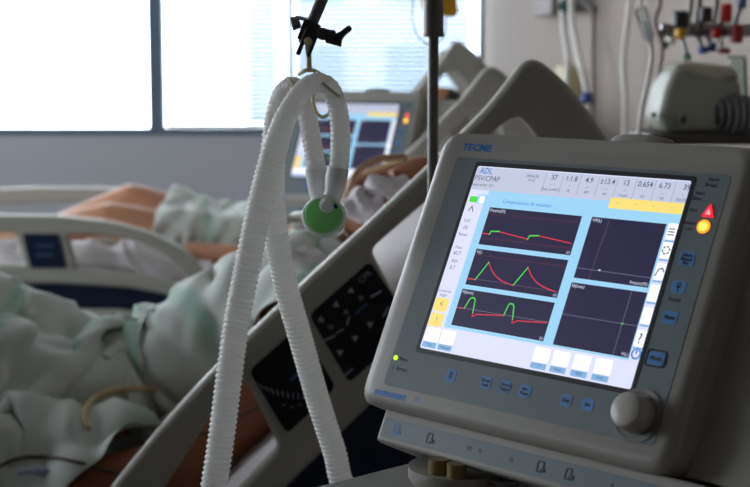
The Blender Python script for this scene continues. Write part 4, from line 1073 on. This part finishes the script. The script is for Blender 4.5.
fitting('regulator_knob', 712, 47, .009, .020, mat('deep_blue', (36, 60, 120), .4), 'narrow blue fitting beside the broad blue one', 'knob')
fitting('regulator_knob', 724, 51, .014, .012, mat('dull_red', (150, 50, 50), .4), 'flat red fitting low at the right of the blue ones', 'knob')
fitting('regulator_knob', 721, 41, .006, .018, WHITE, 'small white fitting between the red ones', 'knob')
fitting('regulator_knob', 687, 57, .009, .014, mat('leaf_green', (60, 120, 80), .4), 'green fitting behind the lid of the grey-green device', 'knob')
fitting('regulator_knob', 742, 3, .010, .022, mat('slate_blue', (58, 80, 120), .4), 'slate blue fitting at the top right corner', 'knob')
mb = MB(); mb.tube(spline([w(656, -30, 3.1), w(660, 2, 3.1), w(655, 22, 3.1), w(662, 50, 3.1), w(654, 100, 3.1), w(650, 128, 3.1)], 8), .005, 10)
tag(mb.build('pink_tube', mat('pink_rubber', (158, 136, 130), .5)), 'pinkish tube hanging between drip chamber and coloured knobs', 'tube')
for i, (px, lab) in enumerate([(690, 'grey tube rising from the rail beside the round black knob'), (699, 'grey tube rising from the rail left of the maroon cylinder'), (716, 'grey tube rising from the rail left of the tall red cylinder')]):
    mb = MB(); mb.tube(spline([w(px, -40, 3.22), w(px+1, 0, 3.22), w(px-2, 22, 3.22), w(px, 32, 3.22)], 6), .006, 10); tag(mb.build('supply_tube', mat('tube_grey', (150, 148, 142), .4)), lab, 'tube', 'grey supply tubes at the rail')

# ------------------------------------------------------------------ light
wd = bpy.data.worlds.new('world'); SC.world = wd; wd.use_nodes = True
nt = wd.node_tree; bg = nt.nodes['Background']
tc = nt.nodes.new('ShaderNodeTexCoord'); sp = nt.nodes.new('ShaderNodeSeparateXYZ'); rp = nt.nodes.new('ShaderNodeValToRGB')
rp.color_ramp.elements[0].position = 0; rp.color_ramp.elements[0].color = (.95, .97, 1, 1)
rp.color_ramp.elements[1].position = .8; rp.color_ramp.elements[1].color = (.80, .90, 1, 1)
nt.links.new(tc.outputs['Generated'], sp.inputs[0]); nt.links.new(sp.outputs['Z'], rp.inputs[0]); nt.links.new(rp.outputs[0], bg.inputs['Color'])
bg.inputs['Strength'].default_value = 10.0
for i, (a, b) in enumerate(panes):
    L = bpy.data.lights.new('window_portal', 'AREA'); L.shape = 'RECTANGLE'; L.size = b-a; L.size_y = ZT-ZS; L.cycles.is_portal = True
    lo = bpy.data.objects.new('window_portal', L); COL.objects.link(lo); lo.location = ((a+b)/2, YW+.12, (ZS+ZT)/2); lo.rotation_euler = (R(-90), 0, 0)

L = bpy.data.lights.new('window_portal', 'AREA'); L.shape = 'RECTANGLE'; L.size = 1.7; L.size_y = LW1-LW0; L.cycles.is_portal = True  # sky light through the added left window
lo = bpy.data.objects.new('window_portal', L); COL.objects.link(lo); lo.location = (X0-.12, (LW0+LW1)/2, 1.75); lo.rotation_euler = (0, R(-90), 0)

vs = SC.view_settings
SC.display_settings.display_device = 'sRGB'
vs.view_transform = 'Standard'; vs.look = 'None'; vs.gamma = 1; vs.use_curve_mapping = False; vs.exposure = 0.0
